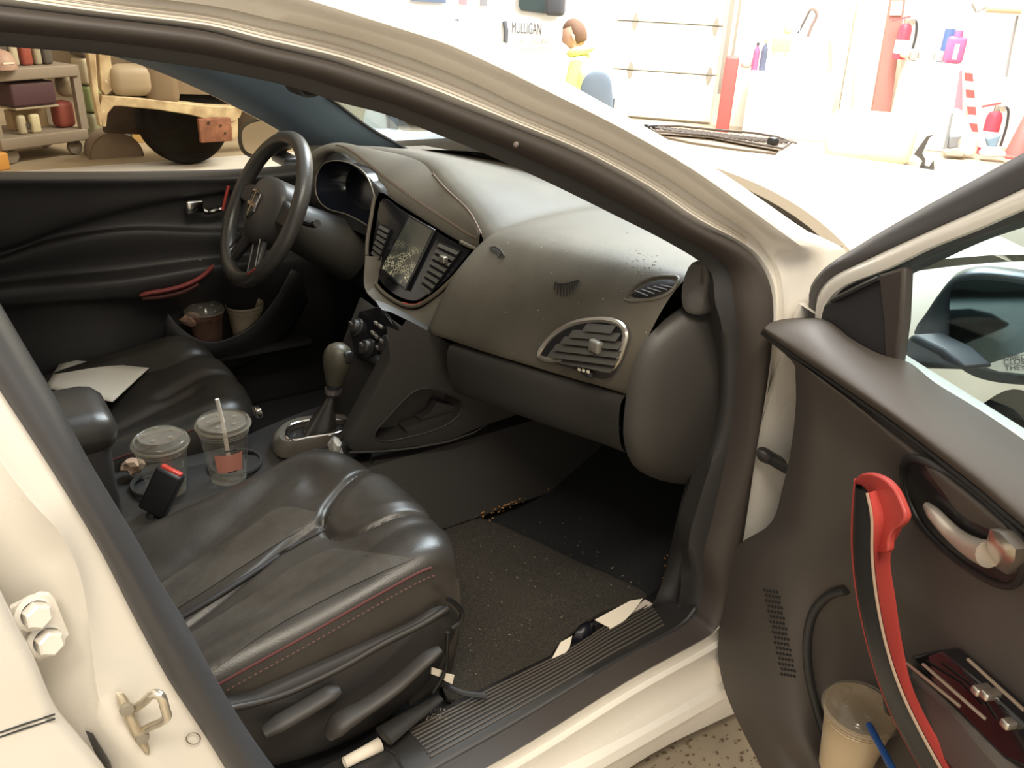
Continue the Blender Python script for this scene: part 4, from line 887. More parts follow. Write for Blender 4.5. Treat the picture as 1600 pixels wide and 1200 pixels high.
# window frame layers
TOPF = [(.62, 1.43), (.85, 1.435), (1.0, 1.39), (1.07, 1.25), (1.09, .98)]
def strip(a, b, oa, ob, d, n=70, ia=0., ib=.03):
    ext = lambda o, i: [DL(s_-i*(.5 if s_ > .9 else 0), o, z-i*(1 if z > 1 else 0)) for s_, z in TOPF]
    A, B = [np.vstack([cr(np.array([PD(u, v, o) for u, v in q]), 40), cr(np.array([PD(*q[-1], o)]+ext(o, i)), 30)[1:]]) for q, o, i in ((a, oa, ia), (b, ob, ib))]
    return MB().grid([A-DN*d, A, .5*(A+B)+DN*.006, B, B-DN*d])
f1 = [(1264, 505), (1264, 480), (1265, 452), (1283, 424), (1350, 378), (1450, 320), (1520, 282), (1600, 238), (1720, 172)]
f2 = [(1274, 505), (1274, 485), (1276, 462), (1294, 437), (1350, 407), (1450, 361), (1520, 330), (1600, 293), (1720, 236)]
f3 = [(1283, 505), (1285, 488), (1290, 475), (1310, 452), (1383, 421), (1450, 388), (1520, 360), (1600, 325), (1720, 272)]
f4 = [(1300, 505), (1305, 492), (1320, 478), (1345, 460), (1400, 432), (1450, 408), (1520, 376), (1600, 348), (1720, 300)]
make('frame_seal', strip(f1, f2, .0, .012, .03, ia=0, ib=.03), mat('frame_rubber', (.045, .040, .042), .5), pdr, 'black rubber seal around the door window', smooth=70)
make('frame_metal', strip(f2, f3, .010, .018, .02, ia=.03, ib=.05), WHITE, pdr, smooth=70)
make('frame_inner', strip(f3, f4, .012, -.01, .02, ia=.05, ib=.075), TRIM, pdr, smooth=70)
sl_ = [(1284, 506), (1287, 488), (1298, 474), (1320, 462), (1386, 426), (1400, 428), (1412, 570), (1372, 556), (1330, 532), (1296, 506)]
make('mirror_sail', MB().prism([PD(u, v, .006) for u, v in sl_], DN*.012), mat('sail_plastic', (.030, .030, .034), .45), pdr, 'black triangular sail panel', bevel=.004)
make('sail_ridge', MB().tube([PD(u, v, .022) for u, v in ((1300, 470), (1340, 450), (1374, 434))], .004, 6), PLAST, pdr)
make('window_run', MB().prism([PD(u, v, .004) for u, v in ((1388, 428), (1430, 416), (1426, 500), (1416, 572), (1398, 562), (1396, 500))], DN*.018), RUBBER, pdr, bevel=.005)
make('window_glass', MB().prism([PD(u, v, -.004) for u, v in ((1396, 425), (1480, 390), (1600, 344), (1720, 292))]+[DL(.62, -.004, 1.36), DL(.85, -.004, 1.365), DL(1.02, -.004, 1.30), DL(1.05, -.004, .98), DL(.6, -.004, .98)]+[PD(u, v, -.004) for u, v in ((1600, 700), (1405, 575))], DN*.003), PGLASS, pdr, 'clear door window glass')
# pull handle: black pad with red surround
pa_ = [(1337, 752), (1333, 800), (1333, 870), (1342, 945), (1362, 1030), (1392, 1115), (1440, 1205), (1490, 1290)]
pb_ = [(1358, 770), (1365, 805), (1366, 870), (1374, 940), (1390, 1015), (1414, 1085), (1462, 1180), (1520, 1275)]
pc_ = [(1392, 762), (1408, 806), (1385, 868), (1393, 938), (1404, 1010), (1421, 1080), (1470, 1176), (1530, 1270)]
n_ = 50
PAa, PBb, PCc = [cr(np.array([PD(u, v, o) for u, v in q]), n_) for q, o in ((pa_, .150), (pb_, .165), (pc_, .125))]
make('pull_pad', MB().grid([PAa-DN*.05, PAa, .5*(PAa+PBb)+DN*.010, PBb]), PLAST, pdr, 'black padded pull handle', smooth=70)
make('pull_surround', MB().grid([PBb+DN*.001, .55*PBb+.45*PCc+DN*.008, PCc, PCc-DN*.006]), REDT, pdr, 'red surround of the pull handle', smooth=70)
rt = [PD(u, v, .150) for u, v in cr([(1334, 758), (1337, 747), (1346, 740), (1362, 740), (1382, 749), (1397, 765), (1409, 790), (1414, 808), (1408, 820), (1394, 830), (1388, 845), (1386, 862), (1367, 862), (1366, 806), (1358, 777), (1346, 760)], 60, True)]
make('pull_top', MB().prism(rt, -DN*.010), REDT, pdr, smooth=40, bevel=.004)
make('pull_edge', MB().tube(PAa-DN*.004-DA*.004, .0035, 6), REDT, pdr)
make('pull_piping', MB().tube(PBb+DN*.003, .0018, 6), mat('tan_piping', (.35, .25, .18), .6), pdr)
# inner release
lf = cr([(1412, 728), (1420, 716), (1440, 718), (1475, 736), (1515, 764), (1560, 803), (1592, 838), (1600, 870), (1596, 900), (1582, 914), (1560, 912), (1520, 892), (1475, 858), (1440, 820), (1420, 780)], 50, True)
LFp = HP(pnl, lf, .002); ln = DN
lc = LFp.mean(0)
hb = make('handle_bezel', MB().tube(LFp, .005, 8, closed=True), PLAST, pdr, smooth=60)
make('handle_bowl', MB().dome(LFp, DN*.001, 5), mat('bowl_dark', (.018, .018, .020), .35), pdr)
lev = cr(np.array([HIT(pnl, u, v, l)[0] for u, v, l in ((1448, 790, .018), (1464, 808, .022), (1490, 835, .025), (1520, 856, .024), (1545, 866, .020))]), 24)
make('release_lever', MB().tube(lev, np.interp(np.linspace(0, 1, 24), [0, .15, .6, 1], [.005, .0085, .011, .015]), 12), mat('brushed_lever', (.62, .56, .49), .35, metal=.55), pdr, 'satin chrome release lever', smooth=70)
bk4 = HP(pnl, [(1552, 826), (1568, 832), (1592, 858), (1590, 880), (1578, 897), (1562, 888), (1545, 866), (1546, 846)], .012)
make('release_block', MB().grid([bk4-DN*.012, bk4+DN*.004], cu=True).dome(bk4+DN*.004, DN*.005, 3, close=False), SATIN, pdr, smooth=50)
# armrest ledge with window switches
ax0, ax1, ax2, ax3 = [HIT(pnl, u, v, .0)[0] for u, v in ((1425, 1030), (1600, 1215), (1640, 1100), (1470, 965))]
def lq(pts, l): return [HIT(pnl, u, v, l)[0] for u, v in pts]
make('armrest_ledge', MB().prism(lq(((1412, 1035), (1450, 1040), (1520, 1100), (1620, 1195), (1640, 1270), (1560, 1240), (1470, 1140)), .004), DN*.035), DOORP, pdr, bevel=.008)
make('switch_panel', MB().prism(lq(((1450, 1020), (1500, 1010), (1560, 1060), (1640, 1130), (1640, 1195), (1600, 1178), (1520, 1098)), .004), DN*.028), PIANO, pdr, bevel=.004)
for (u, v) in ((1534, 1078), (1548, 1085), (1580, 1130)): make('window_switch', MB().box(HIT(pnl, u, v, .036)[0], (.012, .022, .010), np.array([DA, DN, UP]), b=.003), SATIN, pdr)
for p_, q_ in (((1416, 1036), (1500, 1104)), ((1442, 1038), (1540, 1124)), ((1512, 1030), (1600, 1110))):
    make('ledge_line', MB().tube([HIT(pnl, u, v, .042)[0] for u, v in (p_, ((p_[0]+q_[0])/2, (p_[1]+q_[1])/2), q_)], .0022, 5), mat('worn_edge', (.22, .17, .13), .3), pdr)
# speaker perforations
dots = MB()
for i in range(17):
    for j in range(5):
        u, v = 1194+j*5+i*1.7+(i % 2)*2, 922+i*8.2+j*.8
        q, nn = HIT(pnl, u, v, .0012); dots.box(q, (.0045, .002, .0022), np.array([DA, DN, UP]))
make('speaker_perforation', dots, mat('perforation', (.012, .012, .012), .8), pdr, kind='stuff')
make('pocket_rim', MB().tube(cr(HP(pnl, [(1322, 922), (1296, 930), (1272, 955), (1262, 992), (1262, 1040), (1272, 1092), (1290, 1150), (1315, 1205)], .003), 30), .007, 8), TRIM, pdr, smooth=60)
# ---------------- passenger wing mirror
wm = thing_part('wing_mirror', DL(.14, -.16, .95), 'black passenger wing mirror with a warning etched in its glass')
MNn = .62*DA+.70*DN; MNn /= np.linalg.norm(MNn); MP0 = DL(.15, -.17, 1.03)
def PM(u, v, o=0.): return PN(u, v, MP0+MNn*o, MNn)
ho = cr([(1428, 520), (1445, 492), (1468, 458), (1490, 435), (1525, 426), (1580, 430), (1640, 440), (1690, 455), (1705, 500), (1700, 560), (1680, 600), (1620, 602), (1555, 597), (1515, 585), (1480, 560), (1450, 540)], 50, True)
HO = np.array([PM(u, v) for u, v in ho]); hc = HO.mean(0)
make('mirror_housing', MB().grid([hc+(HO-hc)*.35-MNn*.12, hc+(HO-hc)*.8-MNn*.09, hc+(HO-hc)*1.0-MNn*.04, HO, hc+(HO-hc)*.95+MNn*.004], cu=True, cap=True), mat('mirror_shell', (.022, .030, .036), .35), wm, smooth=60)
gp = [(1489, 445), (1500, 440), (1540, 437), (1600, 444), (1660, 456), (1684, 475), (1688, 530), (1680, 580), (1640, 590), (1600, 586), (1550, 580), (1510, 566), (1486, 540), (1484, 500)]
MG = mat('mirror_silver', (.10, .13, .135), .07, metal=1.)
GPp = np.array([PM(u, v, .006) for u, v in cr(gp, 40, True)])
make('mirror_glass', MB().prism(GPp, MNn*.003), MG, wm, 'mirror glass')
make('mirror_foot', MB().prism([PN(u, v, DL(.1, -.06, 0), DN) for u, v in ((1403, 548), (1420, 520), (1470, 545), (1505, 578), (1432, 576))], -DN*.06), mat('mirror_foot_black', (.012, .014, .017), .5), wm, bevel=.01)
ex = PM(1600, 560, .0105)-PM(1560, 562, .0105); ex = ex/np.linalg.norm(ex); ey = np.cross(MNn, ex)
LTR = mat('etched_text', (.75, .74, .70), .6)
patch = [PM(u, v, .0095) for u, v in ((1534, 572), (1600, 550), (1655, 545), (1660, 582), (1600, 584), (1560, 580))]
make('reflection_patch', MB().prism(patch, MNn*.0004), mat('painted_reflection', (.62, .62, .58), .25), wm)  # pale patch paints a white reflection onto the mirror glass
TXD = mat('etched_dark', (.12, .12, .12), .6)
for s_, u, v, sz in (('OBJECTS IN MIRROR ARE', 1566, 563, .011), ('CLOSER THAN', 1568, 570, .011), ('THEY APPEAR', 1570, 579, .011)):
    text('mirror_lettering', s_, PM(u, v, .0102), ex, ey, sz, TXD, wm)

# ================================================================== LOOSE THINGS IN THE CAR
CLEAR = glassy('clear_cup_plastic', (.95, .94, .91), diff=.07, dcol=(.75, .70, .60), rough=.08)
CLEARL = glassy('clear_lid_plastic', (.90, .88, .84), diff=.16, dcol=(.62, .57, .48), rough=.10)
STRAW = mat('white_straw', (.82, .76, .66), .4)
def cup(base, h, rt_, rb_, label, group=None, tilt=(0, 0, 1), body=CLEAR, lid=True, straw=None, dome=0., scol=STRAW, liquid=None):
    ax = A3(*tilt); ax /= np.linalg.norm(ax)
    t = thing('drink_cup', base, label, 'cup', group)
    bd = make('cup_body', MB().lathe([(0, .004), (rb_, .002), (rb_, 0), (rb_*1.02, .004), (rb_+(rt_-rb_)*.5, h*.5), (rt_, h), (rt_*1.03, h+.001), (rt_*1.03, h-.004)], base, ax, 36), body, t, smooth=50)
    for k in (.86, .90): make('cup_ridge', MB().tube([q for q in MB().lathe([(rb_+(rt_-rb_)*k+.0005, h*k)], base, ax, 30).v], .0010, 4, closed=True), body, bd)
    if liquid: make('drink', MB().lathe([(0, .006), (rb_*.96, .006), ((rb_+(rt_-rb_)*liquid[0])*.96, h*liquid[0]), (0, h*liquid[0])], base, ax, 30), liquid[1], t)
    if lid:
        ld = make('lid', MB().lathe([(rt_*1.06, h-.006), (rt_*1.07, h), (rt_*1.05, h+.006), (rt_*.97, h+.009), (rt_*.93, h+.004+dome*.3), (rt_*.80, h+.004+dome), (rt_*.25, h+.005+dome), (0, h+.004+dome)], base, ax, 36), CLEARL, t, smooth=50)
        make('lid_rim', MB().tube(MB().lathe([(rt_*1.065, h-.002)], base, ax, 36).v, .0026, 6, closed=True), CLEARL, ld)
        for k in range(5):
            a_ = k*1.26+.3; make('lid_dimple', MB().lathe([(.006, 0), (.005, .003), (0, .0035)], base+ax*(h+.004+dome)+A3(math.cos(a_), math.sin(a_), 0)*rt_*.55, ax, 8), CLEARL, ld)
    if straw is not None:
        make('straw', MB().tube([base+ax*.02+A3(*straw)*(-.2), base+ax*(h+.004)+A3(*straw)*.0, base+ax*(h+.055)+A3(*straw)*.25], .0042, 8), scol, t)
    return t
zdeck = .4765
cA = PZ(251, 778, zdeck); cA[1] = .012; cA = PZ(251, 772, zdeck)
c1 = cup(PZ(262, 766, zdeck), .112, .050, .036, 'clear empty plastic cup with a domed lid, no straw, behind the red belt button', dome=.012)
c2b = PZ(358, 746, zdeck)
c2 = cup(c2b, .128, .050, .035, 'clear plastic cup with a straw and red print in the front cup holder', straw=(-.02, .01, 0), dome=0)
# wrap-around print on the second cup
def wrap(c, h, rb_, rt_, z0, z1, a0, a1, material, name, parent, n=16):
    rows = [np.array([c+A3((rb_+(rt_-rb_)*z/h+.0008)*math.cos(a), (rb_+(rt_-rb_)*z/h+.0008)*math.sin(a), z) for a in np.linspace(a0, a1, n)]) for z in (z0, (z0+z1)/2, z1)]
    return make(name, MB().grid(rows), material, parent)
va = math.atan2((CAM-c2b)[1], (CAM-c2b)[0])
wrap(c2b, .128, .035, .050, .034, .078, va-.55, va+.75, mat('cup_print_red', (.58, .24, .18), .5), 'printed_label', c2)
for dz_, a_ in ((.086, -.05), (.034, -.05)): wrap(c2b, .128, .035, .050, dz_, dz_+.003, va+a_, va+a_+.5, mat('cup_print_dark', (.05, .04, .04), .5), 'printed_line', c2)
for i in range(4): wrap(c2b, .128, .035, .050, .050+.014*i, .058+.014*i, va+1.0+.04*(i % 2), va+1.16, mat('cup_print_dark', (.05, .04, .04), .5), 'printed_mark', c2, 4)
# cups in the driver door pocket
cup(A3(PY(326, 520, .645)[0]-.004, .645, pkz), .122, .049, .034, 'clear cup in a pinkish paper wrap inside the driver door pocket', body=glassy('pinkish_cup', (.75, .52, .45), diff=.45, dcol=(.34, .20, .15)), dome=.012)
cup(A3(PY(384, 520, .645)[0]+.004, .645, pkz), .120, .050, .035, 'open tan paper cup inside the driver door pocket', body=mat('tan_paper_cup', (.50, .42, .29), .6), lid=False)
def wad(name, c, r, label, material, cat, seed=1, sq=(1, 1, 1)):
    rs = np.random.RandomState(seed); bm = bmesh.new(); bmesh.ops.create_icosphere(bm, subdivisions=2, radius=1)
    bm.verts.index_update()
    vs = [np.array(q.co)*(.72+.5*rs.rand())*A3(*sq)*r+c for q in bm.verts]; fs = [tuple(q.index for q in f.verts) for f in bm.faces]; bm.free()
    return make(name, MB().add(vs, fs), material, None, label, cat, smooth=10)
wad('paper_napkin', A3(PY(298, 500, .64)[0], .635, pkz+.105), .026, 'crumpled brown napkin beside the cups in the driver door', mat('brown_napkin', (.36, .22, .15), .9), 'napkin', 3, (1, .9, .8))
wad('paper_napkin', PZ(206, 728, zdeck+.014), .022, 'crumpled tan napkin behind the rear console cup', mat('tan_napkin', (.50, .33, .22), .9), 'napkin', 4, (1.1, 1, .7))
wad('plastic_wrapper', PZ(524, 699, .53), .020, 'crumpled clear plastic wrapper beside the gear lever', mat('shiny_wrapper', (.62, .60, .55), .12, metal=.35), 'wrapper', 5, (.7, 1, 1.15))
# sheet of paper on the driver seat
rows_ = []; zsh = HIT(dcu, 205, 585)[0][2]+.012
for k in np.linspace(0, 1, 7):
    a_, b_2 = (np.array((97, 561))*(1-k)+np.array((70, 606))*k, np.array((233, 575))*(1-k)+np.array((176, 628))*k)
    rows_.append([PZ(*(a_*(1-j)+b_2*j), zsh+.006*math.sin(3*j)) for j in np.linspace(0, 1, 12)])
make('paper_sheet', MB().grid([np.array(r) for r in rows_]), PAPER, None, 'white paper sheet lying on the driver seat', 'paper', solid=.001)
# chrome tongue beside the driver seat
tq = PY(402, 643, .10)
make('belt_tongue', MB().box(tq, (.016, .03, .022), b=.004), CHROME, car)
# false eyelashes stuck on the dashboard
LASH = mat('lash_black', (.02, .017, .014), .7)
def lash(px, tips, label):
    t_ = thing('false_eyelash', HIT(dash, *px[0])[0], label, 'eyelash', None)
    make('lash_band', MB().tube(cr(HP(dash, px, .003), 14), .0016, 5), LASH, t_)
    hairs = MB(); bs = cr(np.array(px, float), len(tips))
    for (u, v), (du, dv_) in zip(bs, tips): hairs.tube(HP(dash, [(u, v), (u+du*.6, v+dv_*.45), (u+du, v+dv_)], .004), [.0014, .0012, .0007], 4)
    make('lash_hairs', hairs, LASH, t_)
lash([(765, 387), (774, 386), (783, 392), (788, 400)], [(3, 5), (2, 8), (1, 9), (0, 10), (-2, 10), (-4, 9), (-6, 8), (-8, 6), (-9, 3)], 'small dark false eyelash on the dashboard beside the screen pod')
lash([(868, 441), (876, 444), (890, 442), (904, 438)], [(-2, 14), (-1, 18), (0, 20), (1, 21), (2, 20), (3, 18), (3, 16), (2, 12), (1, 8), (0, 5)], 'larger dark false eyelash on the dashboard above the oval vent')
# crumbs and dust on the dash
cm = MB()
for i in range(70):
    u, v = rng.normal(1000, 14), rng.normal(412, 9)
    if i > 40: u, v = rng.uniform(760, 1040), rng.uniform(330, 560)
    if i in (60, 61): u, v = 610+i-60, 272
    q, nn = HIT(dash, u, v, .0008); r_ = rng.uniform(.0004, .0014); cm.box(q, (r_, r_*2, r_))
make('dash_crumbs', cm, mat('crumbs', (.60, .54, .42), .9), None, 'pale crumbs scattered on the dashboard top', 'crumbs', kind='stuff')
# floor mat
mo_ = cr([(690, 806), (700, 795), (760, 812), (830, 842), (900, 876), (960, 902), (1014, 932), (1000, 942), (960, 948), (920, 968), (885, 995), (862, 1020), (850, 1042), (800, 1070), (740, 1090), (700, 1092), (690, 1040), (706, 990), (704, 930), (704, 870)], 70, True)
zf = .272
MO_ = np.array([PZ(u, v, zf) for u, v in mo_])
mc = MO_.mean(0); rings = [MO_-A3(0, 0, .008), MO_]
for k in (.9, .75, .5, .25): rings.append(mc+(MO_-mc)*k+A3(0, 0, .004*math.sin(k*9)))
mm = MB().grid(rings, cu=True).dome(mc+(MO_-mc)*.25+A3(0, 0, .003), (0, 0, .001), 3, close=False)
make('floor_mat', mm, MATT, None, 'grey carpet floor mat slid askew in the passenger footwell', 'floor mat', smooth=60)
def sheet(name, px, z, label, cat='paper', material=PAPER, dz=None, grp=None):
    q = np.array([PZ(u, v, z+(dz[i] if dz else 0)) for i, (u, v) in enumerate(px)])
    return make(name, MB().prism(q, (0, 0, .001)), material, None, label, cat, grp)
sheet('folded_paper', [(929, 969), (985, 939), (1004, 936), (990, 955), (978, 968), (955, 985), (950, 980)], .300, 'white folded paper poking from under the mat near the kick panel', dz=[.0, .01, .014, .01, .006, .0, .0])
sheet('creased_paper', [(962, 978), (985, 955), (1008, 937), (1020, 944), (1004, 958), (980, 972)], .294, 'grey creased paper fan under the folded white paper', material=mat('grey_paper', (.46, .40, .36), .8), dz=[0, .004, .01, .008, .003, 0])
sheet('paper_scrap', [(862, 1030), (876, 1004), (894, 994), (890, 1012), (884, 1020)], .298, 'small white paper scrap under the curled mat edge by the sill')
make('crumpled_bag', MB().dome([PZ(u, v, .284) for u, v in ((893, 1005), (900, 988), (918, 978), (930, 985), (925, 1000), (908, 1008))], (0, 0, .03), 4), mat('black_bag', (.006, .006, .010), .35), None, 'black crumpled bag between the papers under the mat', 'bag')
rp = [PZ(u, v, .30) for u, v in ((538, 1192), (565, 1178), (594, 1163))]
pr = MB()
for k in (.009, .0075): pr.tube(rp, [k, k*1.1, k*1.3], 14, caps=False)
make('paper_roll', pr, PAPER, None, 'rolled white paper slip lying beside the seat base', 'paper', solid=.0006)
# wiring under the seat
wr = [PY(u, v, -.665) for u, v in ((699, 936), (711, 943), (722, 958), (718, 972), (706, 982))]
make('seat_wire', MB().tube(cr(wr, 20), .0042, 8), mat('wire_black', (.012, .012, .012), .25), ps)
wr = [PY(u, v, -.668) for u, v in ((699, 988), (698, 1015), (697, 1040), (688, 1062), (676, 1081))]
make('seat_wire', MB().tube(cr(wr, 20), .0036, 8), mat('wire_black', (.012, .012, .012), .25), ps)
for q_ in (((674, 1042), (692, 1048), (690, 1058), (673, 1052)), ((696, 1052), (709, 1054), (706, 1068), (693, 1062))):
    make('wire_tag', MB().prism([PY(u, v, -.660) for u, v in q_], (0, -.002, 0)), PAPER, ps)
make('wire_loom', MB().tube(cr([PZ(u, v, .31) for u, v in ((690, 1068), (720, 1082), (760, 1088))], 10), .005, 6), PLAST, ps)
# leaf crumbs
lf_ = MB(); lc_ = MB()
for i in range(150):
    t_ = rng.rand(); u, v = 755+120*t_+rng.normal(0, 6), 808-62*t_+rng.normal(0, 3)
    if i > 90: t_ = rng.rand(); u, v = 1062-22*t_+rng.normal(0, 4), 800+110*t_+rng.normal(0, 6)
    q = PZ(u, v, .290 if u < 1000 else .31); r_ = rng.uniform(.0008, .0030)
    lf_.box(q, (r_*2.2, r_, r_*.6), np.array([[math.cos(i), math.sin(i), 0], [-math.sin(i), math.cos(i), 0], [0, 0, 1]]))
make('leaf_crumbs', lf_, mat('dry_leaf', (.60, .30, .10), .9, var=.6, vscale=60), None, 'dry brown leaf crumbs along the footwell carpet edges', 'leaf litter', kind='stuff')
for i in range(260):
    u, v = rng.uniform(700, 1000), rng.uniform(830, 1080)
    if i > 150: u, v = rng.uniform(640, 700)+rng.normal(0, 2), 1125-(rng.uniform(0, 1))*18
    if 150 < i < 190: u, v = rng.uniform(760, 1060), rng.uniform(740, 900)
    q = PZ(u, v, .281 if v < 1085 else .30); r_ = rng.uniform(.0004, .0009)
    lc_.box(q, (r_*rng.uniform(1, 6), r_, r_*.6), np.array([[math.cos(i), math.sin(i), 0], [-math.sin(i), math.cos(i), 0], [0, 0, 1]]))
make('carpet_lint', lc_, mat('lint', (.45, .38, .28), .9), None, 'pale lint and straw bits on the mat and carpet', 'lint', kind='stuff')
fd = MB()
for i in range(170):
    u, v = rng.uniform(985, 1270), rng.uniform(1125, 1215); q = PZ(u, v, .002); r_ = rng.uniform(.0012, .0045)
    fd.box(q, (r_*rng.uniform(1, 2), r_, r_*.5), np.array([[math.cos(i), math.sin(i), 0], [-math.sin(i), math.cos(i), 0], [0, 0, 1]]))
make('floor_grit', fd, mat('brown_grit', (.20, .13, .08), .9, var=.5, vscale=40), None, 'brown grit and chips on the floor below the sill', 'grit', kind='stuff')
# cup in the passenger door pocket with a blue straw
cb = DL(.44, .085, .405)
cq = PN(1345, 1108, DO+DN*.085, DN)
cup(A3(cq[0], cq[1], cq[2]-.115), .115, .047, .034, 'tan lidded cup with a blue straw in the open passenger door pocket', body=mat('milky_tan_cup', (.55, .43, .28), .3), straw=None, dome=.010)
SB = mat('blue_straw', (.02, .10, .36), .35)
t_ = [o for o in bpy.data.objects if o.name.startswith('drink_cup')][-1]
make('straw', MB().tube([PN(1358, 1133, DO+DN*.100, DN), PN(1378, 1170, DO+DN*.122, DN), PN(1398, 1208, DO+DN*.145, DN)], .0048, 8), SB, t_)
# ================================================================== ON THE HOOD AND IN THE SHOP
TAN = mat('tan_plastic', (.17, .118, .07), .6)
gz = .985
g_o = [(1012, 197), (1060, 197), (1120, 203), (1180, 208), (1215, 214), (1236, 222), (1222, 232), (1175, 224), (1110, 212), (1050, 207), (1022, 205)]
GO = np.array([PZ(u, v, gz+.02) for u, v in g_o])
gp_ = thing('cowl_grille', PZ(1120, 225, gz), 'loose black honeycomb grille panel lying on the far side of the hood', 'grille')
make('grille_skirt', MB().prism([PZ(u, v, gz) for u, v in ((1018, 203), (1060, 208), (1120, 214), (1180, 226), (1222, 233), (1212, 243), (1150, 236), (1080, 226), (1037, 217))], (0, 0, .008)), TAN, gp_, bevel=.003)
make('grille_frame', MB().tube(GO, .004, 6, closed=True), mat('mesh_brown', (.13, .10, .08), .6), gp_)
make('grille_backing', MB().prism(GO-A3(0, 0, .008), (0, 0, .003)), mat('mesh_backing', (.30, .23, .16), .7), gp_)
hx = MB()
A_, B_ = GO[0], GO[5]
for i in range(26):
    k = i/25; p0 = A_+(B_-A_)*k; sp0 = .055+.02*k
    d1 = (PZ(1110, 212, gz)-PZ(1120, 203, gz)); d1 /= np.linalg.norm(d1); d2 = (B_-A_)/np.linalg.norm(B_-A_)
    ln_ = np.interp(k, [0, .3, .7, 1], [.02, .07, .09, .03])
    hx.tube([p0+A3(0, 0, .002), p0+(d1*.8+d2*.6)*ln_+A3(0, 0, .002)], .003, 4); hx.tube([p0+A3(0, 0, .002), p0+(d1*.8-d2*.6)*ln_+A3(0, 0, .002)], .003, 4)
make('honeycomb_mesh', hx, mat('mesh_brown', (.13, .10, .08), .6), gp_)
make('washer_nozzle', MB().box(PZ(1208, 221, gz+.025), (.03, .03, .025), b=.008), PLAST, gp_)
make('grille_tip', MB().box(PZ(1016, 201, gz+.015), (.05, .03, .03), b=.008), PLAST, gp_)
# removed bumper in front, with a bracket on it
bcv = PZ(1420, 300, .45)
vdir = A3(ray(1420, 300)[0], ray(1420, 300)[1], 0); vdir /= np.linalg.norm(vdir); hdir = A3(vdir[1], -vdir[0], 0)
zb = .62; cbp = PZ(1440, 262, zb)
rws = []
for t in np.linspace(-1, 1, 21):
    c = cbp+hdir*.95*t+vdir*(.18*t*t)
    rws.append(np.array([A3(c[0], c[1], 0)+UP*z+vdir*d for d, z in ((-.03, .0), (-.10, .12), (-.12, .35), (-.08, .55), (.02, zb), (.12, zb-.02), (.14, .5), (.10, .0))]))
make('bumper_cover', MB().grid(rws), WHITE, None, 'removed white bumper cover standing on the floor beyond the hood', 'bumper', smooth=60)
br_ = thing('metal_bracket', PZ(1445, 262, zb), 'bent dark metal bracket resting on the removed white bumper', 'bracket')
bdep = PZ(1445, 262, zb)
def PB(u, v): return PN(u, v, bdep, vdir)
make('bracket_arm', MB().prism([PB(u, v) for u, v in ((1460, 210), (1448, 213), (1434, 232), (1428, 241), (1438, 248), (1441, 252), (1437, 260), (1444, 262), (1446, 250), (1441, 240), (1452, 216))], vdir*.02), mat('bracket_metal', (.16, .15, .14), .4, metal=.5), br_)
make('bracket_foot', MB().prism([PB(u, v) for u, v in ((1436, 261), (1460, 267), (1459, 250), (1452, 260), (1442, 258))], vdir*.02), mat('bracket_metal', (0, 0, 0)), br_)
# ---- van
VP = WN*7.1; 
def PV(u, v, g=0.): return PN(u, v, VP-WN*g, WN)
vanc = PV(700, 60); s0 = vanc@WE
VANW = mat('van_white', (.88, .87, .85), .35, coat=.3)
van = thing('van', WN*8.0+WE*(s0-.6), 'white work van with MULLIGAN lettered on its door', 'van')
sr_ = PV(884, 60)@WE
def VB(s, d, z): return WE*s+WN*(7.1+d)+UP*z
prof_v = [(.05, .25), (0, .5), (0, 1.05), (.03, 1.25), (.14, 1.95), (.30, 2.15)]
rows = []
for s, hs in ((sr_-4.6, 1), (sr_-4.5, 1), (sr_-1.6, 1), (sr_-1.25, .98), (sr_-.75, .72), (sr_-.55, .56), (sr_+.15, .50), (sr_+.22, .40)):
    pr_ = [(d, min(z, .25+(2.15-.25)*hs)) for d, z in prof_v]
    full = pr_+[(1.9-d, z) for d, z in pr_[::-1]]
    rows.append(np.array([VB(s, d, z) for d, z in full]))
make('van_body', MB().grid(rows, cap=True), VANW, van, smooth=40)
def vq(px, g): return [PV(u, v, g) for u, v in px]
wnd = make('side_window', MB().prism(vq(((808, -40), (806, 8), (812, 18), (848, 24), (872, 26), (880, 14), (872, -40)), .004), -WN*.01), mat('van_window_frame', (.42, .38, .34), .5), van)
make('window_glass', MB().prism(vq(((812, -40), (811, 10), (815, 16), (852, 21), (858, -40)), .016), -WN*.004), mat('van_glass', (.05, .07, .07), .1), van)
make('van_mirror', MB().box(PV(868, 4, .18), (.18, .12, .22), AXW, b=.04), mat('van_mirror_black', (.08, .08, .09), .4), van)
make('rear_window', MB().prism(vq(((640, -40), (642, 1), (697, 5), (697, -40)), .004), -WN*.006), mat('van_glass_blue', (.20, .25, .36), .2), van)
make('red_stripe', MB().prism(vq(((717, -10), (717, 6), (730, 8), (730, -9)), .004), -WN*.004), mat('pink_stripe', (.75, .35, .38), .5), van)
make('grey_stripe', MB().prism(vq(((749, -10), (750, 9), (762, 10), (762, -10)), .004), -WN*.004), mat('grey_stripe', (.35, .34, .36), .5), van)
make('door_seam', MB().tube(vq(((702, -20), (704, 36)), .004), .004, 4), mat('van_seam', (.55, .53, .5), .5), van)
for px, nm in ((((713, 30), (716, 42)), 'door_latch'), (((788, 33), (791, 48), (790, 66)), 'door_handle')):
    make(nm, MB().tube(vq(px, .02), .022, 8), mat('handle_grey', (.12, .12, .13), .35), van)
ex = (PV(853, 50)-PV(800, 48)); ex = WE
TXV = mat('van_lettering', (.18, .17, .17), .6); TXL = mat('van_lettering_pale', (.62, .60, .58), .6)
wl_ = np.linalg.norm(PV(854, 53, .002)-PV(799, 51, .002)); hl_ = np.linalg.norm(PV(799, 51)-PV(799, 33.5))
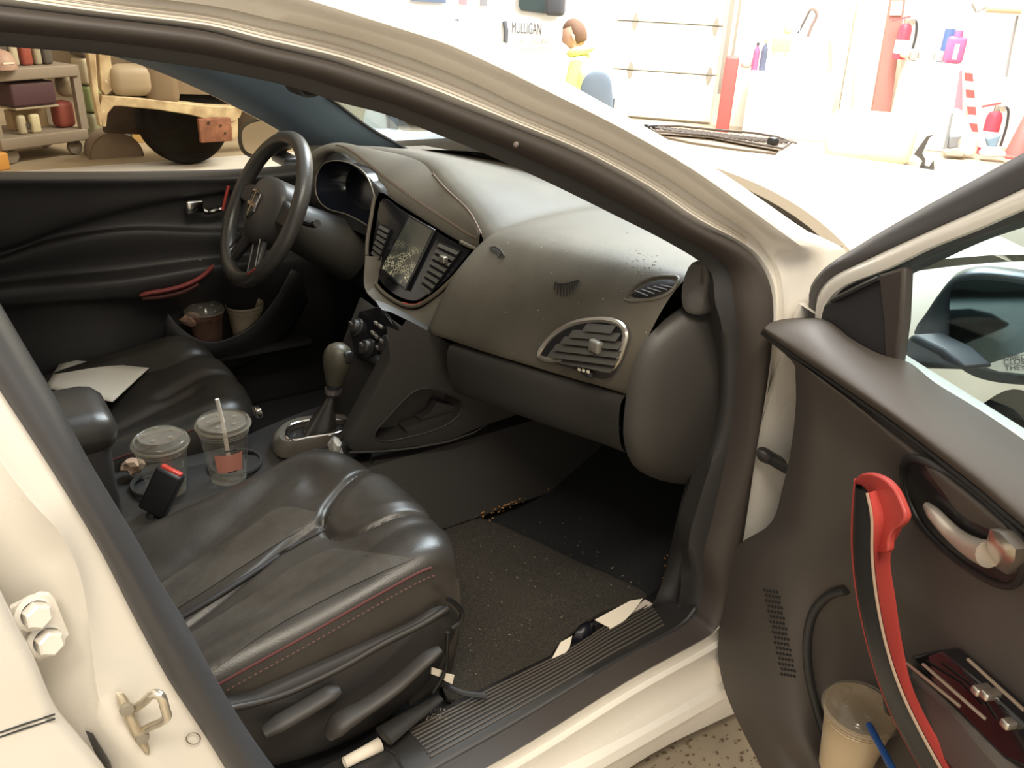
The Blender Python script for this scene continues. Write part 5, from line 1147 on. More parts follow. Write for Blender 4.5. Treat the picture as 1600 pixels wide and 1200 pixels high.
text('van_lettering', 'MULLIGAN', PV(799, 51, .004), WE*(wl_/(.105*5.75)), UP*(hl_/.105/.70), .105, TXV, van, .001)
text('van_lettering', 'HEATING INC', PV(800, 66, .004), WE*.80, UP*1.0, .075, TXL, van, .001)
text('van_lettering', '248 644 4700', PV(801, 79, .004), WE*.80, UP*1.0, .08, TXL, van, .001)
# ---- person kneeling by the van
def skin(name, verts, edges, radii, material, parent, root=0, sub=2):
    me = bpy.data.meshes.new(name); V_ = np.array([list(map(float, q)) for q in verts]); c = V_.mean(0)
    me.from_pydata([tuple(q) for q in V_-c], edges, []); me.materials.append(material)
    o = bpy.data.objects.new(name, me); COL.objects.link(o); put(o, c, parent)
    md = o.modifiers.new('skin', 'SKIN'); md.use_smooth_shade = True
    for i, r_ in enumerate(radii):
        sv_ = me.skin_vertices[0].data[i]; sv_.radius = (r_, r_) if np.isscalar(r_) else r_; sv_.use_root = (i == root)
    s_ = o.modifiers.new('sub', 'SUBSURF'); s_.levels = sub; s_.render_levels = sub
    return o
pe_d = 6.45
def PP_(u, v, g=0.): return PN(u, v, WN*(pe_d-g), WN)
hd_ = PP_(897, 54); per = thing('person', A3(hd_[0], hd_[1], 0)+WE*.12, 'person kneeling by the van in a hi-vis yellow hooded top, seen from behind', 'person')
LFT = -WE
neck = hd_+WE*.06-UP*.17; chest = neck+WE*.05-UP*.20; pel = A3(neck[0], neck[1], .36)+WE*.16
TOPY = mat('hivis_yellow', (.88, .90, .34), .8, var=.1, vscale=8)
shl, shr = neck-UP*.06-WN*.19+WE*.02, neck-UP*.06+WN*.19+WE*.02
skin('hooded_top', [pel+UP*.04, chest-UP*.08, chest+UP*.06, neck, shl, shl-UP*.26-WE*.06, shl-UP*.36-WE*.28, shr, shr-UP*.26-WE*.06, shr-UP*.36-WE*.28],
     [(0, 1), (1, 2), (2, 3), (2, 4), (4, 5), (5, 6), (2, 7), (7, 8), (8, 9)], [(.17, .15), (.17, .15), (.18, .14), .075, .08, .062, .05, .08, .062, .05], TOPY, per)
make('hood', MB().lathe([(.06, -.02), (.115, .0), (.13, .035), (.105, .06), (.07, .05)], neck+UP*.03+WE*.02, UP*.9-WE*.35, 20), TOPY, per, smooth=80)
SKIN = mat('skin_tone', (.62, .38, .27), .55); HAIR = mat('brown_hair', (.16, .085, .05), .8, bump=.4, bscale=80)
SK = []
headm = MB()
hr = []
for i, ph_ in enumerate(np.linspace(0, math.pi, 15)):
    ring = []
    for th_ in np.linspace(0, 2*math.pi, 22, endpoint=False):
        x, y, z = math.sin(ph_)*math.cos(th_), math.sin(ph_)*math.sin(th_), math.cos(ph_)
        rx = .098*(1+.10*(x > 0)*max(0, -z)); ex_ = x*rx; ey_ = y*.076*(1-.22*max(0, -z)); ez_ = z*.118
        if x > .85 and abs(y) < .25 and -.35 < z < .1: ex_ += .016
        ring.append((ex_, ey_, ez_))
    hr.append(ring)
fx = -WE*.92-UP*.38; fx /= np.linalg.norm(fx); fy = WN; fz = np.cross(fx, fy); fz = fz if fz[2] > 0 else -fz
toH = lambda q, s=1.: hd_+(fx*q[0]+fy*q[1]+fz*q[2])*s
make('head', headm.grid([np.array([toH(q) for q in r]) for r in hr], cu=True), SKIN, per, smooth=80)
hm = []
for r in hr[:12]:
    q2 = []
    for (x, y, z) in r:
        hairy = (z > .055) or (x < -.005 and z > -.075) 
        k = 1.07 if hairy else .86
        q2.append(toH((x*k-(.004 if hairy else 0), y*k, z*k)))
    hm.append(np.array(q2))
make('hair', MB().grid(hm, cu=True), HAIR, per, smooth=80)
for sg in (-1, 1): make('ear', MB().dome([toH((.0+.016*math.cos(t), sg*.078, -.015+.03*math.sin(t))) for t in np.linspace(0, 6.28, 10, endpoint=False)], WN*sg*.014), SKIN, per)
skin('neck', [hd_-UP*.04, neck-UP*.02], [(0, 1)], [.055, .06], SKIN, per, 1, 1)
for sg, sh_ in ((-1, shl), (1, shr)):
    w0 = sh_-UP*.36-WE*.30; skin('hand', [w0, w0-WE*.05, w0-WE*.09-UP*.01, w0-WE*.085+WN*.02, w0-WE*.085-WN*.02, w0-WE*.04+UP*.035], [(0, 1), (1, 2), (1, 3), (1, 4), (0, 5)], [.028, .03, .011, .011, .011, .011], SKIN, per, 0, 1)
TRO = mat('work_trousers', (.05, .05, .06), .9)
kn1, kn2 = pel-WE*.42-WN*.12-UP*.0, pel-WE*.20+WN*.12-UP*.28
skin('trousers', [pel, pel-WN*.10, kn1+UP*.10, A3(kn1[0], kn1[1], .10), pel+WN*.10, kn2+UP*.02, kn2+WE*.38-UP*.0], [(0, 1), (1, 2), (2, 3), (0, 4), (4, 5), (5, 6)], [.15, .10, .075, .055, .10, .075, .05], TRO, per)
for q in (A3(kn1[0], kn1[1], .05), A3((kn2+WE*.42)[0], (kn2+WE*.42)[1], .05)): make('shoe', MB().box(q-WE*.04, (.27, .10, .10), AXW, b=.03), mat('shoe_dark', (.03, .03, .03), .7), per)
# ---- removed body panels on a stand beyond the windscreen
def P2(u, v, d):
    r = ray(u, v); return CAM+r*(d/np.hypot(r[0], r[1]))
BLUEG = mat('blue_grey_paint', (.20, .25, .30), .22, coat=.6)
hs_c = P2(720, 226, 4.1); zc_ = hs_c[2]
vd2 = A3(ray(720, 226)[0], ray(720, 226)[1], 0); vd2 /= np.linalg.norm(vd2); hd2 = A3(vd2[1], -vd2[0], 0)
hp_ = thing('spare_hood', A3(hs_c[0], hs_c[1], 0), 'blue grey spare hood panel lying on a stand beyond the windscreen', 'hood panel')
rws = []
for t in np.linspace(-1, 1, 15):
    rws.append(np.array([hs_c+hd2*.60*t+vd2*d+UP*(.05*(1-t*t)+.10*(1-(d/.5)**2)-.10+.015*math.cos(t*9)) for d in np.linspace(-.48, .48, 13)]))
make('hood_skin', MB().grid(rws), BLUEG, hp_, smooth=60, solid=.012)
for t in (-.45, .45):
    for d in (-.3, .3): make('stand_leg', MB().tube([hs_c+hd2*t+vd2*d-UP*.06, A3(*(hs_c+hd2*t*1.1+vd2*d*1.2)[:2], 0)], .02, 8), HM, hp_)
    make('stand_bar', MB().tube([hs_c+hd2*t-vd2*.34-UP*.07, hs_c+hd2*t+vd2*.34-UP*.07], .02, 8), HM, hp_)
gs_ = P2(565, 178, 5.3); vd3 = A3(ray(565, 178)[0], ray(565, 178)[1], 0); vd3 /= np.linalg.norm(vd3); hd3 = A3(vd3[1], -vd3[0], 0)
def PG(u, v): return PN(u, v, gs_, vd3)
gl_ = [PG(u, v) for u, v in cr([(480, 105), (520, 112), (560, 125), (590, 150), (606, 182), (608, 205)], 14)]
sg_ = thing('spare_windscreen', A3(gs_[0], gs_[1], 0), 'pale teal spare windscreen standing upright in a dark rack', 'windscreen')
lowp = [A3(q[0], q[1], .30) for q in gl_[::-1]]
make('glass_sheet', MB().prism(gl_+lowp, vd3*.006), mat('teal_glass', (.42, .52, .53), .12), sg_)
make('glass_edge', MB().tube(gl_, .012, 6), mat('edge_black', (.05, .06, .06), .5), sg_)
e_ = PG(616, 190); make('rack_post', MB().box(A3(e_[0], e_[1], .40), (.05, .05, .80), np.array([hd3, vd3, UP])), mat('edge_black', (0, 0, 0)), sg_)
make('rack_base', MB().box(A3(*((lowp[0]+lowp[-1])/2)[:2], .15), (.62, .40, .30), np.array([hd3, vd3, UP]), b=.02), mat('edge_black', (0, 0, 0)), sg_)
# ---- grey chair beside the person
cb_ = P2(931, 140, 6.2); vd4 = A3(ray(931, 140)[0], ray(931, 140)[1], 0); vd4 /= np.linalg.norm(vd4); hd4 = A3(vd4[1], -vd4[0], 0)
def PH(u, v): return PN(u, v, cb_, vd4)
chr_ = thing('shop_chair', A3(cb_[0], cb_[1], 0)-vd4*.0, 'blue grey plastic chair with a rounded back near the kneeling person', 'chair')
CHM = mat('blue_grey_plastic', (.20, .245, .30), .4)
mo2 = cr([(905, 160), (908, 134), (917, 117), (932, 110), (946, 111), (954, 122), (957, 145), (958, 172), (958, 196), (945, 202), (915, 202), (904, 190)], 36, True)
M2 = np.array([PH(u, v) for u, v in mo2]); zs4 = M2[:, 2].min()
make('backrest', MB().grid([M2+vd4*.03, M2], cu=True).dome(M2, -vd4*.025, 6, close=False).dome(M2+vd4*.03, vd4*.005, 2, close=False), CHM, chr_, smooth=60)
cx4 = M2.mean(0); st4 = A3(cx4[0], cx4[1], zs4-.02)+vd4*.22
make('seat', MB().box(st4, (.40, .42, .05), np.array([hd4, vd4, UP]), b=.02), CHM, chr_)
for a in (-1, 1):
    for b in (-1, 1): make('leg', MB().tube([st4+hd4*a*.16+vd4*b*.17-UP*.02, A3(*(st4+hd4*a*.2+vd4*b*.21)[:2], 0)], .014, 8), HM, chr_)
make('back_support', MB().tube([st4-vd4*.20, cx4+vd4*.035], .016, 8), HM, chr_)
# ---- right hand side of the shop, along the front wall
def on_wall(name, px, gap, depth, material, label, cat, **k): return make(name, MB().prism([PW(u, v, gap) for u, v in px], -WN*depth), material, None, label, cat, **k)
def wbox(u0, u1, v0, v1, gap, depth, grd=False):
    a, b = PW(u0, v1, gap), PW(u1, v1, gap); t = PW((u0+u1)/2, v0, gap)
    z0 = 0 if grd else a[2]; c = (a+b)/2; c[2] = (z0+t[2])/2; c = c+WN*depth/2
    return c, (abs((b-a)@WE), depth, t[2]-z0)
REDP = mat('red_post_paint', (.62, .09, .08), .5); REDB = mat('red_brown_paint', (.42, .17, .14), .6)
c, s_ = wbox(1119, 1140, 88, 195, .55, .16, True); make('bollard', MB().box(c, s_, AXW, b=.02), REDP, None, 'red steel bollard beside the garage door', 'bollard')
c, s_ = wbox(1158, 1292, 115, 215, .62, .55, True)
cab1 = make('work_cabinet', MB().box(c, s_, AXW, b=.015), CABW, None, 'low white cabinet with bottles on top beside the red bollard', 'cabinet'); top1 = c[2]+s_[2]/2
c2_, s2_ = wbox(1392, 1500, 97, 215, .62, .36, True)
cab2 = make('work_cabinet', MB().box(c2_, s2_, AXW, b=.015), CABW, None, 'white cabinet with a pink bottle on top beside the red brown column', 'cabinet'); top2 = c2_[2]+s2_[2]/2
def shelf_pt(u, z, gap): 
    q = PW(u, 100, gap); return q
def stand(u, z, gap):
    """point at height z in the plane gap in front of the wall, in pixel column u"""
    lo_, hi_ = -300., 500.
    for _ in range(40):
        m_ = (lo_+hi_)/2
        if PW(u, m_, gap)[2] > z: lo_ = m_
        else: hi_ = m_
    return PW(u, m_, gap)
def bottle(name, u, z, gap, h, r, material, label, cap=None, cat='bottle', grp=None):
    q = stand(u, z, gap); t = thing(name, q, label, cat, grp)
    make('bottle_body', MB().lathe([(0, 0), (r, 0), (r, h*.62), (r*.85, h*.74), (r*.4, h*.85), (r*.4, h*.92), (0, h*.92)], q, UP, 16), material, t, smooth=40)
    make('bottle_cap', MB().lathe([(r*.46, h*.90), (r*.46, h), (0, h)], q, UP, 12), cap or material, t, smooth=40); return t
def M_(n, c, r=.5): return mat(n, c, r)
bottle('spray_bottle', 1178, top1, .45, .27, .033, M_('crimson_plastic', (.55, .10, .20)), 'crimson bottle on the white cabinet by the bollard', M_('dark_cap', (.06, .06, .07)))
bottle('spray_bottle', 1190, top1, .45, .30, .033, M_('navy_plastic', (.10, .11, .16)), 'dark bottle with a yellow base right of the crimson bottle', M_('yellow_cap', (.8, .65, .2)))
q = stand(1165, top1, .36); t = thing('cleaning_rag', q, 'white and green rag bundle at the left end of the cabinet top', 'rag')
make('rag_fold', MB().box(q+UP*.065, (.13, .14, .12), AXW, b=.05), M_('pale_green_cloth', (.62, .68, .60)), t)
make('rag_fold', MB().box(q+UP*.135, (.10, .10, .05), AXW, b=.02), M_('white_cloth', (.8, .8, .76)), t)
q = stand(1214, top1, .38); make('cardboard_box', MB().box(q+UP*.257, (.18, .13, .13), AXW+0, b=.004), M_('cardboard', (.55, .38, .22), .8), None, 'brown cardboard box on white jugs upon the left cabinet', 'box')
for i, (u, h, r) in enumerate(((1206, .19, .05), (1223, .19, .05), (1242, .40, .055), (1262, .34, .06), (1280, .30, .045))):
    bottle('jug', u, top1, .38-.02*i, h, r, M_('white_jug', (.84, .84, .82)), ('short white jug under the cardboard box, left one', 'short white jug under the cardboard box, right one', 'tall white jug with the blue can on it', 'round shouldered white jug with a dark strap', 'slim white jug at the right end of the left cabinet')[i], grp='white jugs on the left cabinet')
q = stand(1242, top1+.40, .34); make('blue_can', MB().lathe([(0, 0), (.05, 0), (.05, .21), (.04, .22), (0, .22)], q+UP*.003, UP, 16), M_('pale_blue_can', (.36, .50, .66)), None, 'pale blue can stacked on the tall white jug', 'can', smooth=40)
q = stand(1225, top1+.18, .36); make('yellow_cloth', MB().box(q+UP*.245, (.08, .08, .13), AXW, b=.03), M_('yellow_cloth', (.82, .72, .30)), None, 'yellow cloth lump beside the blue can', 'cloth')
q = stand(1262, top1+.345, .32); make('hose_loop', MB().tube(cr([q, q+UP*.10+WE*.02, q+UP*.22+WE*.05, q+UP*.27+WE*.0, q+UP*.25-WE*.03], 16), .018, 6), M_('brown_hose', (.22, .16, .14)), None, 'brown hose loop right of the blue can', 'hose')
make('broom_handle', MB().tube([PW(1247, 52, .1), PW(1266, 15, .1)], .014, 6), M_('dark_stick', (.12, .10, .09)), None, 'dark stick leaning above the left cabinet', 'stick')
make('push_broom', MB().tube([PW(1298, 118, .30), PW(1297, 64, .25)], .016, 6), M_('rusty_stick', (.55, .32, .22)), None, 'rusty stick leaning at the right end of the left cabinet', 'stick')
on_wall('wall_board', [(1320, -20), (1340, -20), (1300, 225), (1272, 225)], .05, .05, M_('pale_timber', (.78, .58, .36), .7), 'pale timber board leaning on the wall between the cabinets', 'board')
on_wall('wall_board', [(1344, -20), (1362, -20), (1330, 215), (1303, 215)], .03, .03, M_('cream_board', (.86, .74, .52), .7), 'cream board right of the leaning timber', 'board')
make('push_broom', MB().tube([PW(1332, 200, .15), PW(1341, 4, .12)], .012, 6), M_('yellow_handle', (.82, .72, .38)), None, 'yellow broom handle against the cream board', 'broom')
on_wall('steel_column', [(1393, -20), (1415, -20), (1386, 195), (1357, 195)], .10, .10, REDB, 'red brown painted column beside the fire extinguisher', 'column')
on_wall('paper_sign', [(1393, 1), (1411, 1), (1408, 24), (1390, 24)], .22, .004, PAPER, 'white paper notice taped on the red brown column', 'sign')
on_wall('wall_strip', [(1428, -20), (1440, -20), (1420, 90), (1409, 90)], .02, .03, M_('grey_conduit', (.55, .52, .50)), 'grey vertical conduit strip on the front wall', 'conduit')
def extinguisher(q, h, r, label):
    t = thing('fire_extinguisher', q, label, 'extinguisher')
    make('cylinder', MB().lathe([(0, 0), (r, 0), (r, h*.78), (r*.8, h*.88), (r*.3, h*.93), (0, h*.93)], q, UP, 20), M_('extinguisher_red', (.66, .06, .09), .35), t, smooth=40)
    make('label_band', MB().lathe([(r*1.01, h*.15), (r*1.01, h*.5)], q, UP, 20), M_('label_white', (.85, .8, .72)), t)
    make('valve', MB().box(q+UP*h*.97, (.05, .05, .07), AXW, b=.01), HM, t)
    make('lever', MB().box(q+UP*h*1.04-WE*.06, (.17, .03, .018), np.array([WE*.96+UP*.28, WN, UP*.96-WE*.28])), M_('lever_red', (.4, .1, .1)), t)
    make('hose', MB().tube(cr([q+UP*h*.98, q+UP*h*1.0+WE*r*1.2, q+UP*h*.7+WE*r*1.7, q+UP*h*.2+WE*r*1.7], 18), .013, 8), M_('hose_black', (.05, .05, .05)), t)
    make('gauge', MB().lathe([(0, 0), (.03, 0), (.03, .02), (0, .022)], q+UP*h*.97+WE*.045-WN*.02, -WN, 14), SATIN, t); return t
extinguisher(stand(1404, PW(1404, 92, .35)[2], .35), .36, .065, 'red fire extinguisher hung on the red brown column')
q = PZ(1538, 241, 0); extinguisher(q, .46, .075, 'red fire extinguisher standing on the floor beside the orange red cone')
# things on the right cabinet
bottle('jug', 1492, top2, .38, .42, .065, M_('white_jug', (.84, .84, .82)), 'white jug with a pale blue cap behind the pink bottle', M_('sky_cap', (.55, .75, .85)))
q = stand(1487, top2, .58); t = thing('detergent_bottle', q, 'pink red detergent bottle on the right cabinet', 'bottle')
make('bottle_body', MB().box(q+UP*.125, (.17, .10, .24), AXW, b=.03), M_('pink_red_plastic', (.72, .12, .26)), t); make('bottle_label', MB().box(q+UP*.11-WN*.052, (.04, .004, .14), AXW), M_('label_white', (0, 0, 0)), t)
make('bottle_neck', MB().lathe([(.04, .24), (.035, .30), (0, .30)], q, UP, 12), M_('pink_red_plastic', (0, 0, 0)), t)
q = stand(1473, top2, .36); make('blue_tin', MB().lathe([(0, 0), (.05, 0), (.05, .30), (0, .30)], q+UP*.003, UP, 16), M_('navy_tin', (.10, .16, .34)), None, 'navy blue tin left of the pink bottle', 'tin', smooth=40)
for i, (u, w_, cl_, nm) in enumerate(((1412, .075, (.62, .55, .35), 'tan'), (1425, .075, (.40, .33, .28), 'brown'), (1437, .06, (.50, .52, .40), 'olive'), (1465, .075, (.30, .28, .30), 'grey'))):
    q = stand(u, top2, .50); make('shop_rag', MB().box(q+UP*.055, (w_, .14, .07+.03*(i % 2)), AXW, b=.02), M_('rag_'+nm, cl_, .9), None, nm+' rag heap on the right cabinet top', 'rag')
bottle('spray_bottle', 1450, top2, .42, .34, .045, M_('pale_yellow_jug', (.84, .84, .60)), 'pale yellow jug among the rags on the right cabinet', M_('white_cap', (.85, .85, .82)))
# striped barrier boards
bs_ = thing('barrier_board', PW(1515, 205, .76), 'red and white striped barrier board leaning beside the right cabinet', 'barrier')
v0_ = np.linspace(100, 205, 9)
for i in range(8):
    f = lambda v: 1505+.09*(v-100)
    make('stripe', MB().prism([PW(u, v, .76) for u, v in ((f(v0_[i]), v0_[i]), (f(v0_[i])+13, v0_[i]+1), (f(v0_[i+1])+13, v0_[i+1]+1), (f(v0_[i+1]), v0_[i+1]))], -WN*.02), REDP if i % 2 else CABW, bs_)
on_wall('folded_banner', [(1499, 110), (1503, 110), (1503, 178), (1490, 175)], .66, .02, M_('dull_crimson', (.50, .22, .26)), 'dull crimson folded banner beside the striped board', 'banner')
make('cap_hook', MB().tube([PW(1590, 24, .1), PW(1580, 70, .1), PW(1572, 120, .1)], .014, 6), M_('grey_pipe', (.30, .29, .29)), None, 'thin grey pipe hanging at the right of the front wall', 'pipe')
q = PW(1572, 12, .2); t = thing('paint_roller', q, 'peach paint roller hung high on the front wall', 'roller')
make('roller_sleeve', MB().tube([q-WE*.18, q+WE*.14], .055, 14), M_('peach_nap', (.85, .55, .38), .9), t); make('roller_frame', MB().tube([q-WE*.18, q-WE*.26-UP*.05, q-WE*.32+UP*.02], .014, 6), HM, t)
# floor things
q = PZ(1590, 246, 0); t = thing('traffic_cone', q, 'orange red traffic cone at the right edge behind the door frame', 'cone')
make('cone_body', MB().lathe([(.13, .02), (.03, .52), (.02, .53), (0, .53)], q, UP, 24), M_('cone_red', (.75, .14, .12)), t, smooth=50); make('cone_base', MB().box(q+UP*.015, (.30, .30, .03), AXW, b=.01), M_('cone_red', (0, 0, 0)), t)
q = PZ(1492, 247, 0); t = thing('plastic_shell', q, 'tall white plastic shell with a dark edge standing on a boot like base', 'shell')
def PS(u, v): return PN(u, v, q, WN)
make('shell_panel', MB().prism([PS(u, v) for u, v in cr([(1476, 230), (1484, 190), (1494, 170), (1504, 174), (1514, 192), (1522, 215), (1524, 240), (1500, 243)], 24, True)], WN*.12), CABW, t, bevel=.02)
make('dark_edge', MB().prism([PS(u, v) for u, v in ((1486, 176), (1489, 176), (1478, 233), (1473, 233))], -WN*.03), M_('edge_grey', (.25, .25, .25)), t)
make('base_collar', MB().prism([PS(u, v) for u, v in ((1482, 211), (1502, 210), (1494, 218), (1494, 228), (1480, 230))], -WN*.08), M_('collar_grey', (.22, .22, .23)), t, bevel=.01)
make('base_foot', MB().prism([PS(u, v) for u, v in ((1472, 233), (1492, 228), (1507, 236), (1500, 243), (1474, 241))], -WN*.10), M_('foot_tan', (.50, .42, .33)), t, bevel=.015)
q = PZ(1545, 250, 0)
t = thing('blue_boot', q, 'blue grey work boot with a pale sole on the floor by the cone', 'boot')
make('boot_shaft', MB().prism([PN(u, v, q, WN) for u, v in ((1538, 214), (1562, 207), (1557, 217), (1553, 228), (1541, 228))], -WN*.10), M_('boot_blue', (.20, .28, .36)), t, bevel=.015)
make('boot_sole', MB().prism([PN(u, v, q, WN) for u, v in ((1527, 238), (1538, 226), (1556, 227), (1568, 236), (1566, 242), (1530, 242))], -WN*.13), M_('boot_pale', (.62, .62, .60)), t, bevel=.015)
c, s_ = wbox(1300, 1398, 190, 250, 2.2, .6); q = PZ(1350, 252, 0)
make('storage_tub', MB().box(A3(q[0], q[1], .22), (.75, .5, .44), AXW, b=.12), M_('cream_plastic', (.86, .74, .54)), None, 'cream rounded plastic tub on the floor between the cabinets', 'tub')
for i, (u, v, cl_) in enumerate(((1366, 180, (.5, .5, .35)), (1376, 186, (.35, .42, .48)))):
    q = stand(u-8+6*i, .1, .80); make('scrap_bits', MB().box(A3(q[0], q[1], (.3-.1*i)/2+.001), (.07, .10, .3-.1*i), AXW, b=.03), M_('scrap_%s' % ('olive', 'slate')[i], cl_), None, ('olive', 'slate')[i]+' scrap bin on the floor between column and cabinet', 'bin')
# ---- left: tool cart and stripped truck seen through the driver window
GREYC = M_('cart_grey', (.26, .22, .18), .6)
w0, w1 = PZ(28, 257, 0), PZ(122, 243, 0); CE = (w1-w0); CE[2] = 0; cl_ = np.linalg.norm(CE); CE /= cl_; CN = A3(-CE[1], CE[0], 0); CN = CN if CN[1] > 0 else -CN
AXC = np.array([CE, CN, UP])
def PC(u, v, d=0.): return PN(u, v, w0+CN*d, CN)
crt = thing('tool_cart', w0+CE*cl_*.5+CN*.2, 'grey steel tool cart loaded with bottles beyond the driver window', 'cart')
zl, zu, zu2 = PC(70, 209)[2], PC(70, 104)[2], 0
half = cl_*.5+.06; cc_ = w0+CE*cl_*.5+CN*.25
for z in (zl, zu): make('shelf', MB().box(A3(cc_[0], cc_[1], z-.04), (half*2.3, .55, .085), AXC, b=.01), GREYC, crt)
for sg in (-1, 1):
    for d in (.02, .48): q = w0+CE*(cl_*.5+sg*(half*1.12))+CN*d; make('post', MB().box(A3(q[0], q[1], (zl+zu)/2), (.06, .05, zu-zl), AXC), GREYC, crt)
    for d in (.05, .45):
        q = w0+CE*(cl_*.5+sg*half*.85)+CN*d; make('caster', MB().lathe([(0, -.02), (.055, -.02), (.06, 0), (.055, .02), (0, .02)], A3(q[0], q[1], .06), CN, 18), M_('caster_grey', (.22, .19, .16)), crt, smooth=40)
        make('caster_fork', MB().box(A3(q[0], q[1], (zl-.08+.06)/2+.03), (.03, .06, max(.05, zl-.14)), AXC), M_('caster_dark', (.10, .09, .08)), crt)
def cartitem(name, u, z, d, size, col, label, cat, rnd=.02, mn=None):
    q = PC(u, 150, d); return make(name, MB().box(A3(q[0], q[1], z+size[2]/2+.003), size, AXC, b=rnd), M_(mn or 'cart_%s_%d' % (name, u), col, .6), None, label, cat)
h_ = zu-zl
cartitem('storage_bin', 38, zl+h_*.42, .15, (.34, .28, min(.22, h_*.36)), (.07, .03, .04), 'dark maroon bin between the shelves of the tool cart', 'bin')
cartitem('bin_shelf', 40, zl+h_*.38, .15, (.34, .28, .015), (.30, .25, .18), 'tan board holding up the maroon bin', 'board', .004)
cartitem('fuel_can', 93, zl, .16, (.14, .14, .20), (.26, .06, .045), 'red fuel can on the lower cart shelf', 'can', .04)
cartitem('oil_bottle', 25, zl, .06, (.06, .05, .14), (.42, .38, .28), 'tan oil bottle on the lower cart shelf, left one', 'bottle')
cartitem('oil_bottle', 46, zl, .06, (.075, .05, .14), (.55, .50, .34), 'pale oil bottle with two black bars on its label', 'bottle')
for du in (-2, 2): 
    q = PC(45+du, 196, .03); make('label_bar', MB().box(q, (.010, .004, .045), AXC), M_('bar_black', (.05, .05, .04)), bpy.data.objects['oil_bottle.001'])
cartitem('cardboard_carton', 35, zl, .30, (.28, .10, h_*.3), (.40, .29, .17), 'brown carton at the back of the lower cart shelf', 'carton', .004)
cartitem('hose_coil', 105, zl+.22, .18, (.13, .14, .16), (.36, .30, .22), 'tan rag bundle above the red fuel can', 'rag', .05)
for i, (u, w_, hh, cl2, lb) in enumerate(((14, .07, .2, (.07, .06, .05), 'black bottle at the left of the top cart shelf'), (31, .06, .2, (.46, .42, .32), 'pale bottle on the top cart shelf beside the red one'), (50, .08, .22, (.30, .07, .05), 'red bottle on the top cart shelf'), (67, .055, .2, (.36, .33, .24), 'olive bottle right of the red one on the top shelf'), (82, .07, .2, (.09, .08, .07), 'black bottle at the right of the top cart shelf'))):
    cartitem('chemical_bottle', u, zu, .12, (w_, .09, hh), cl2, lb, 'bottle', .02)
q = PC(2, 100, -.02); t = thing('hard_hat', A3(q[0], q[1], zu), 'pinkish cap with a white mark on the top cart shelf at the left edge', 'cap')
make('cap_dome', MB().lathe([(.10, 0), (.10, .05), (.07, .11), (.0, .14)], A3(q[0], q[1], zu+.003), UP, 20), M_('dusty_pink', (.40, .27, .22)), t, smooth=60); make('cap_mark', MB().box(A3(q[0], q[1], zu+.05)-CN*.099, (.08, .004, .012), AXC), PAPER, t)
# stripped truck
TW = PZ(312, 266, 0); tdir = A3(ray(260, 200)[0], ray(260, 200)[1], 0); tdir /= np.linalg.norm(tdir); TE = A3(tdir[1], -tdir[0], 0)
TE = TE*.97+tdir*.24; TE /= np.linalg.norm(TE); TNn = A3(-TE[1], TE[0], 0); TNn = TNn if TNn[1] > 0 else -TNn
def PT(u, v, d=0.): return PN(u, v, TW+TNn*d, TNn)
trk = thing('stripped_truck', TW+TNn*.3, 'stripped cream truck shell with battered sill and bare tyre', 'truck')
CRM = mat('chipped_cream_paint', (.62, .52, .34), .6, col2=(.34, .25, .15), vscale=9)
DRK = mat('rusty_underbody', (.07, .045, .03), .9, var=.5, vscale=6)
make('door_pillar', MB().prism([PT(u, v) for u, v in ((134, 60), (148, 60), (154, 150), (163, 198), (156, 198), (146, 150))], TNn*.10), CRM, trk, bevel=.006)
make('door_pillar', MB().prism([PT(u, v, .05) for u, v in ((152, 60), (170, 60), (178, 140), (165, 150), (158, 140))], TNn*.12), CRM, trk, bevel=.006)
make('sill_beam', MB().prism([PT(u, v) for u, v in ((160, 150), (200, 152), (260, 158), (330, 166), (380, 168), (376, 182), (366, 192), (352, 196), (340, 184), (320, 186), (300, 180), (250, 172), (190, 166), (178, 166), (168, 178), (166, 198), (158, 198), (156, 165))], TNn*.14), CRM, trk, bevel=.006)
make('fender_edge', MB().prism([PT(u, v) for u, v in ((352, 190), (372, 186), (372, 212), (366, 220), (362, 218), (362, 200))], TNn*.10), CRM, trk, bevel=.005)
make('cab_floor', MB().prism([PT(u, v, .16) for u, v in ((170, 60), (420, 60), (420, 150), (330, 148), (250, 146), (176, 148))], TNn*.05), mat('cab_brown', (.24, .18, .12), .8, var=.4, vscale=3), trk)
make('seat_shell', MB().box(PT(205, 125, .08), (.30, .15, .22), np.array([TE, TNn, UP]), b=.07), M_('tan_seat', (.34, .28, .20)), trk)
make('seat_shell', MB().box(PT(250, 118, .08), (.24, .15, .42), np.array([TE, TNn, UP]), b=.09), M_('brown_seat', (.20, .15, .10)), trk)
make('frame_rail', MB().prism([PT(u, v, .5) for u, v in ((165, 165), (420, 165), (420, 205), (260, 212), (165, 208))], TNn*.10), DRK, trk)
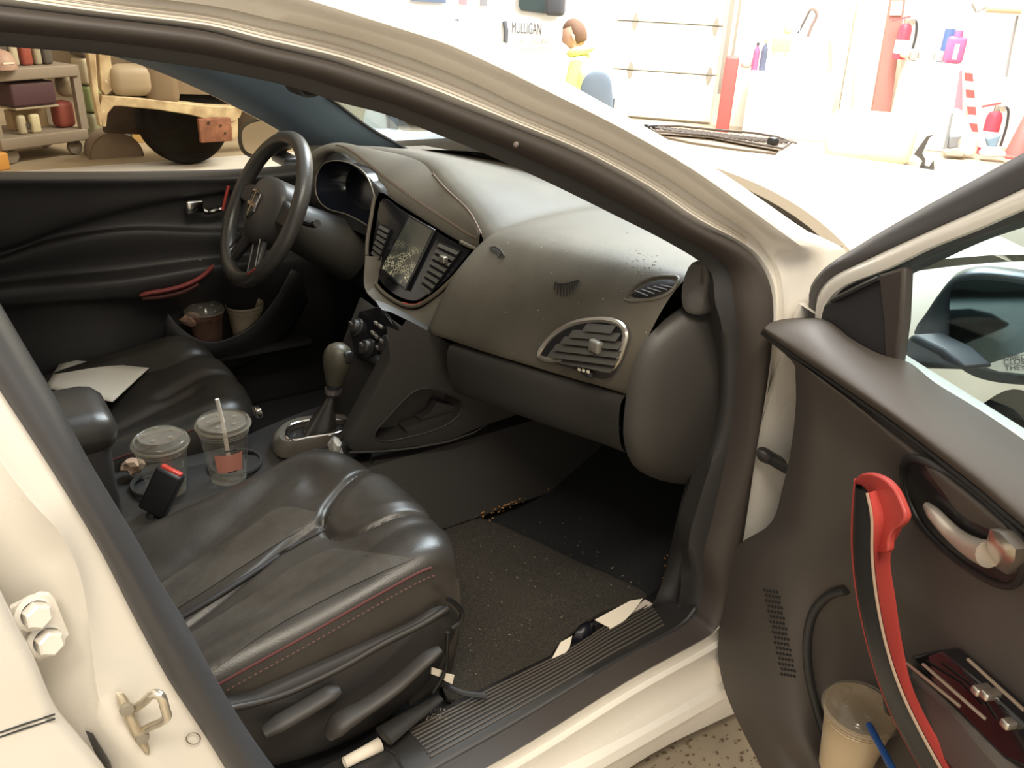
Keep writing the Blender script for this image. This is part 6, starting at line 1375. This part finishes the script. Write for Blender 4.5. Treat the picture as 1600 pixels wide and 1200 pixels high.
wv = make('tyre', MB().lathe([(.0, -.05), (.12, -.06), (.20, -.10), (.30, -.11), (.33, -.08), (.335, 0), (.33, .08), (.30, .11), (.2, .11), (0, .11)], A3(TW[0], TW[1], .335)+TNn*.30, -TNn, 40), TYRE, trk, smooth=50)
make('rust_bracket', MB().box(PT(336, 203, -.02), (.24, .05, .17), np.array([TE, TNn, UP]), b=.008), mat('rust_red', (.30, .13, .08), .85, var=.4, vscale=18), trk)
for (u, v, s_) in ((326, 192, .012), (345, 196, .009), (352, 208, .009)): make('bolt_hole', MB().lathe([(0, 0), (s_, 0), (s_, .004), (0, .005)], PT(u, v, -.046), -TNn, 10), DRK, trk)
q = PZ(228, 219, 0); make('parts_box', MB().box(q+UP*.08, (.26, .2, .16), np.array([TE, TNn, UP]), b=.005), M_('ochre_card', (.55, .36, .13)), None, 'ochre cardboard box on the floor under the truck', 'box')
q = PZ(194, 225, 0); make('parts_box', MB().box(q+UP*.09, (.09, .15, .18), np.array([TE, TNn, UP]), b=.005), M_('slate_card', (.16, .17, .22)), None, 'slate blue box on the floor beside the ochre box', 'box')
q = PZ(184, 247, 0); t = thing('fender_liner', q, 'grey brown rounded fender liner on the floor beside the cart', 'liner')
make('liner_shell', MB().grid([np.array([q+TE*(.20*math.cos(a))*1.0+UP*(.20*math.sin(a))+TNn*d for a in np.linspace(0, math.pi, 16)]) for d in (0, .25)]).prism([q+TE*(.195*math.cos(a))+UP*(.195*math.sin(a))+TNn*.01 for a in np.linspace(0, math.pi, 16)], TNn*.01), M_('liner_grey', (.24, .19, .15), .8), t, smooth=40)
q = PC(0, 235, -.03); make('orange_tray', MB().box(A3(q[0]-.03, q[1]-.05, .06), (.10, .12, .12), AXC, b=.01), M_('orange_plastic', (.65, .33, .08)), None, 'orange box on the floor at the left edge by the cart wheel', 'box')
q = PC(150, 180, .5); t = thing('parts_stack', A3(q[0], q[1], 0), 'stack of green and white jugs between cart and truck', 'jugs')
for i, cl2 in enumerate(((.30, .30, .20), (.24, .30, .14), (.5, .45, .34), (.12, .10, .09))): make('stack_item', MB().box(A3(q[0], q[1], .12+.22*i), (.20, .2, .21), AXC, b=.03), M_('stack_%d' % i, cl2), t)
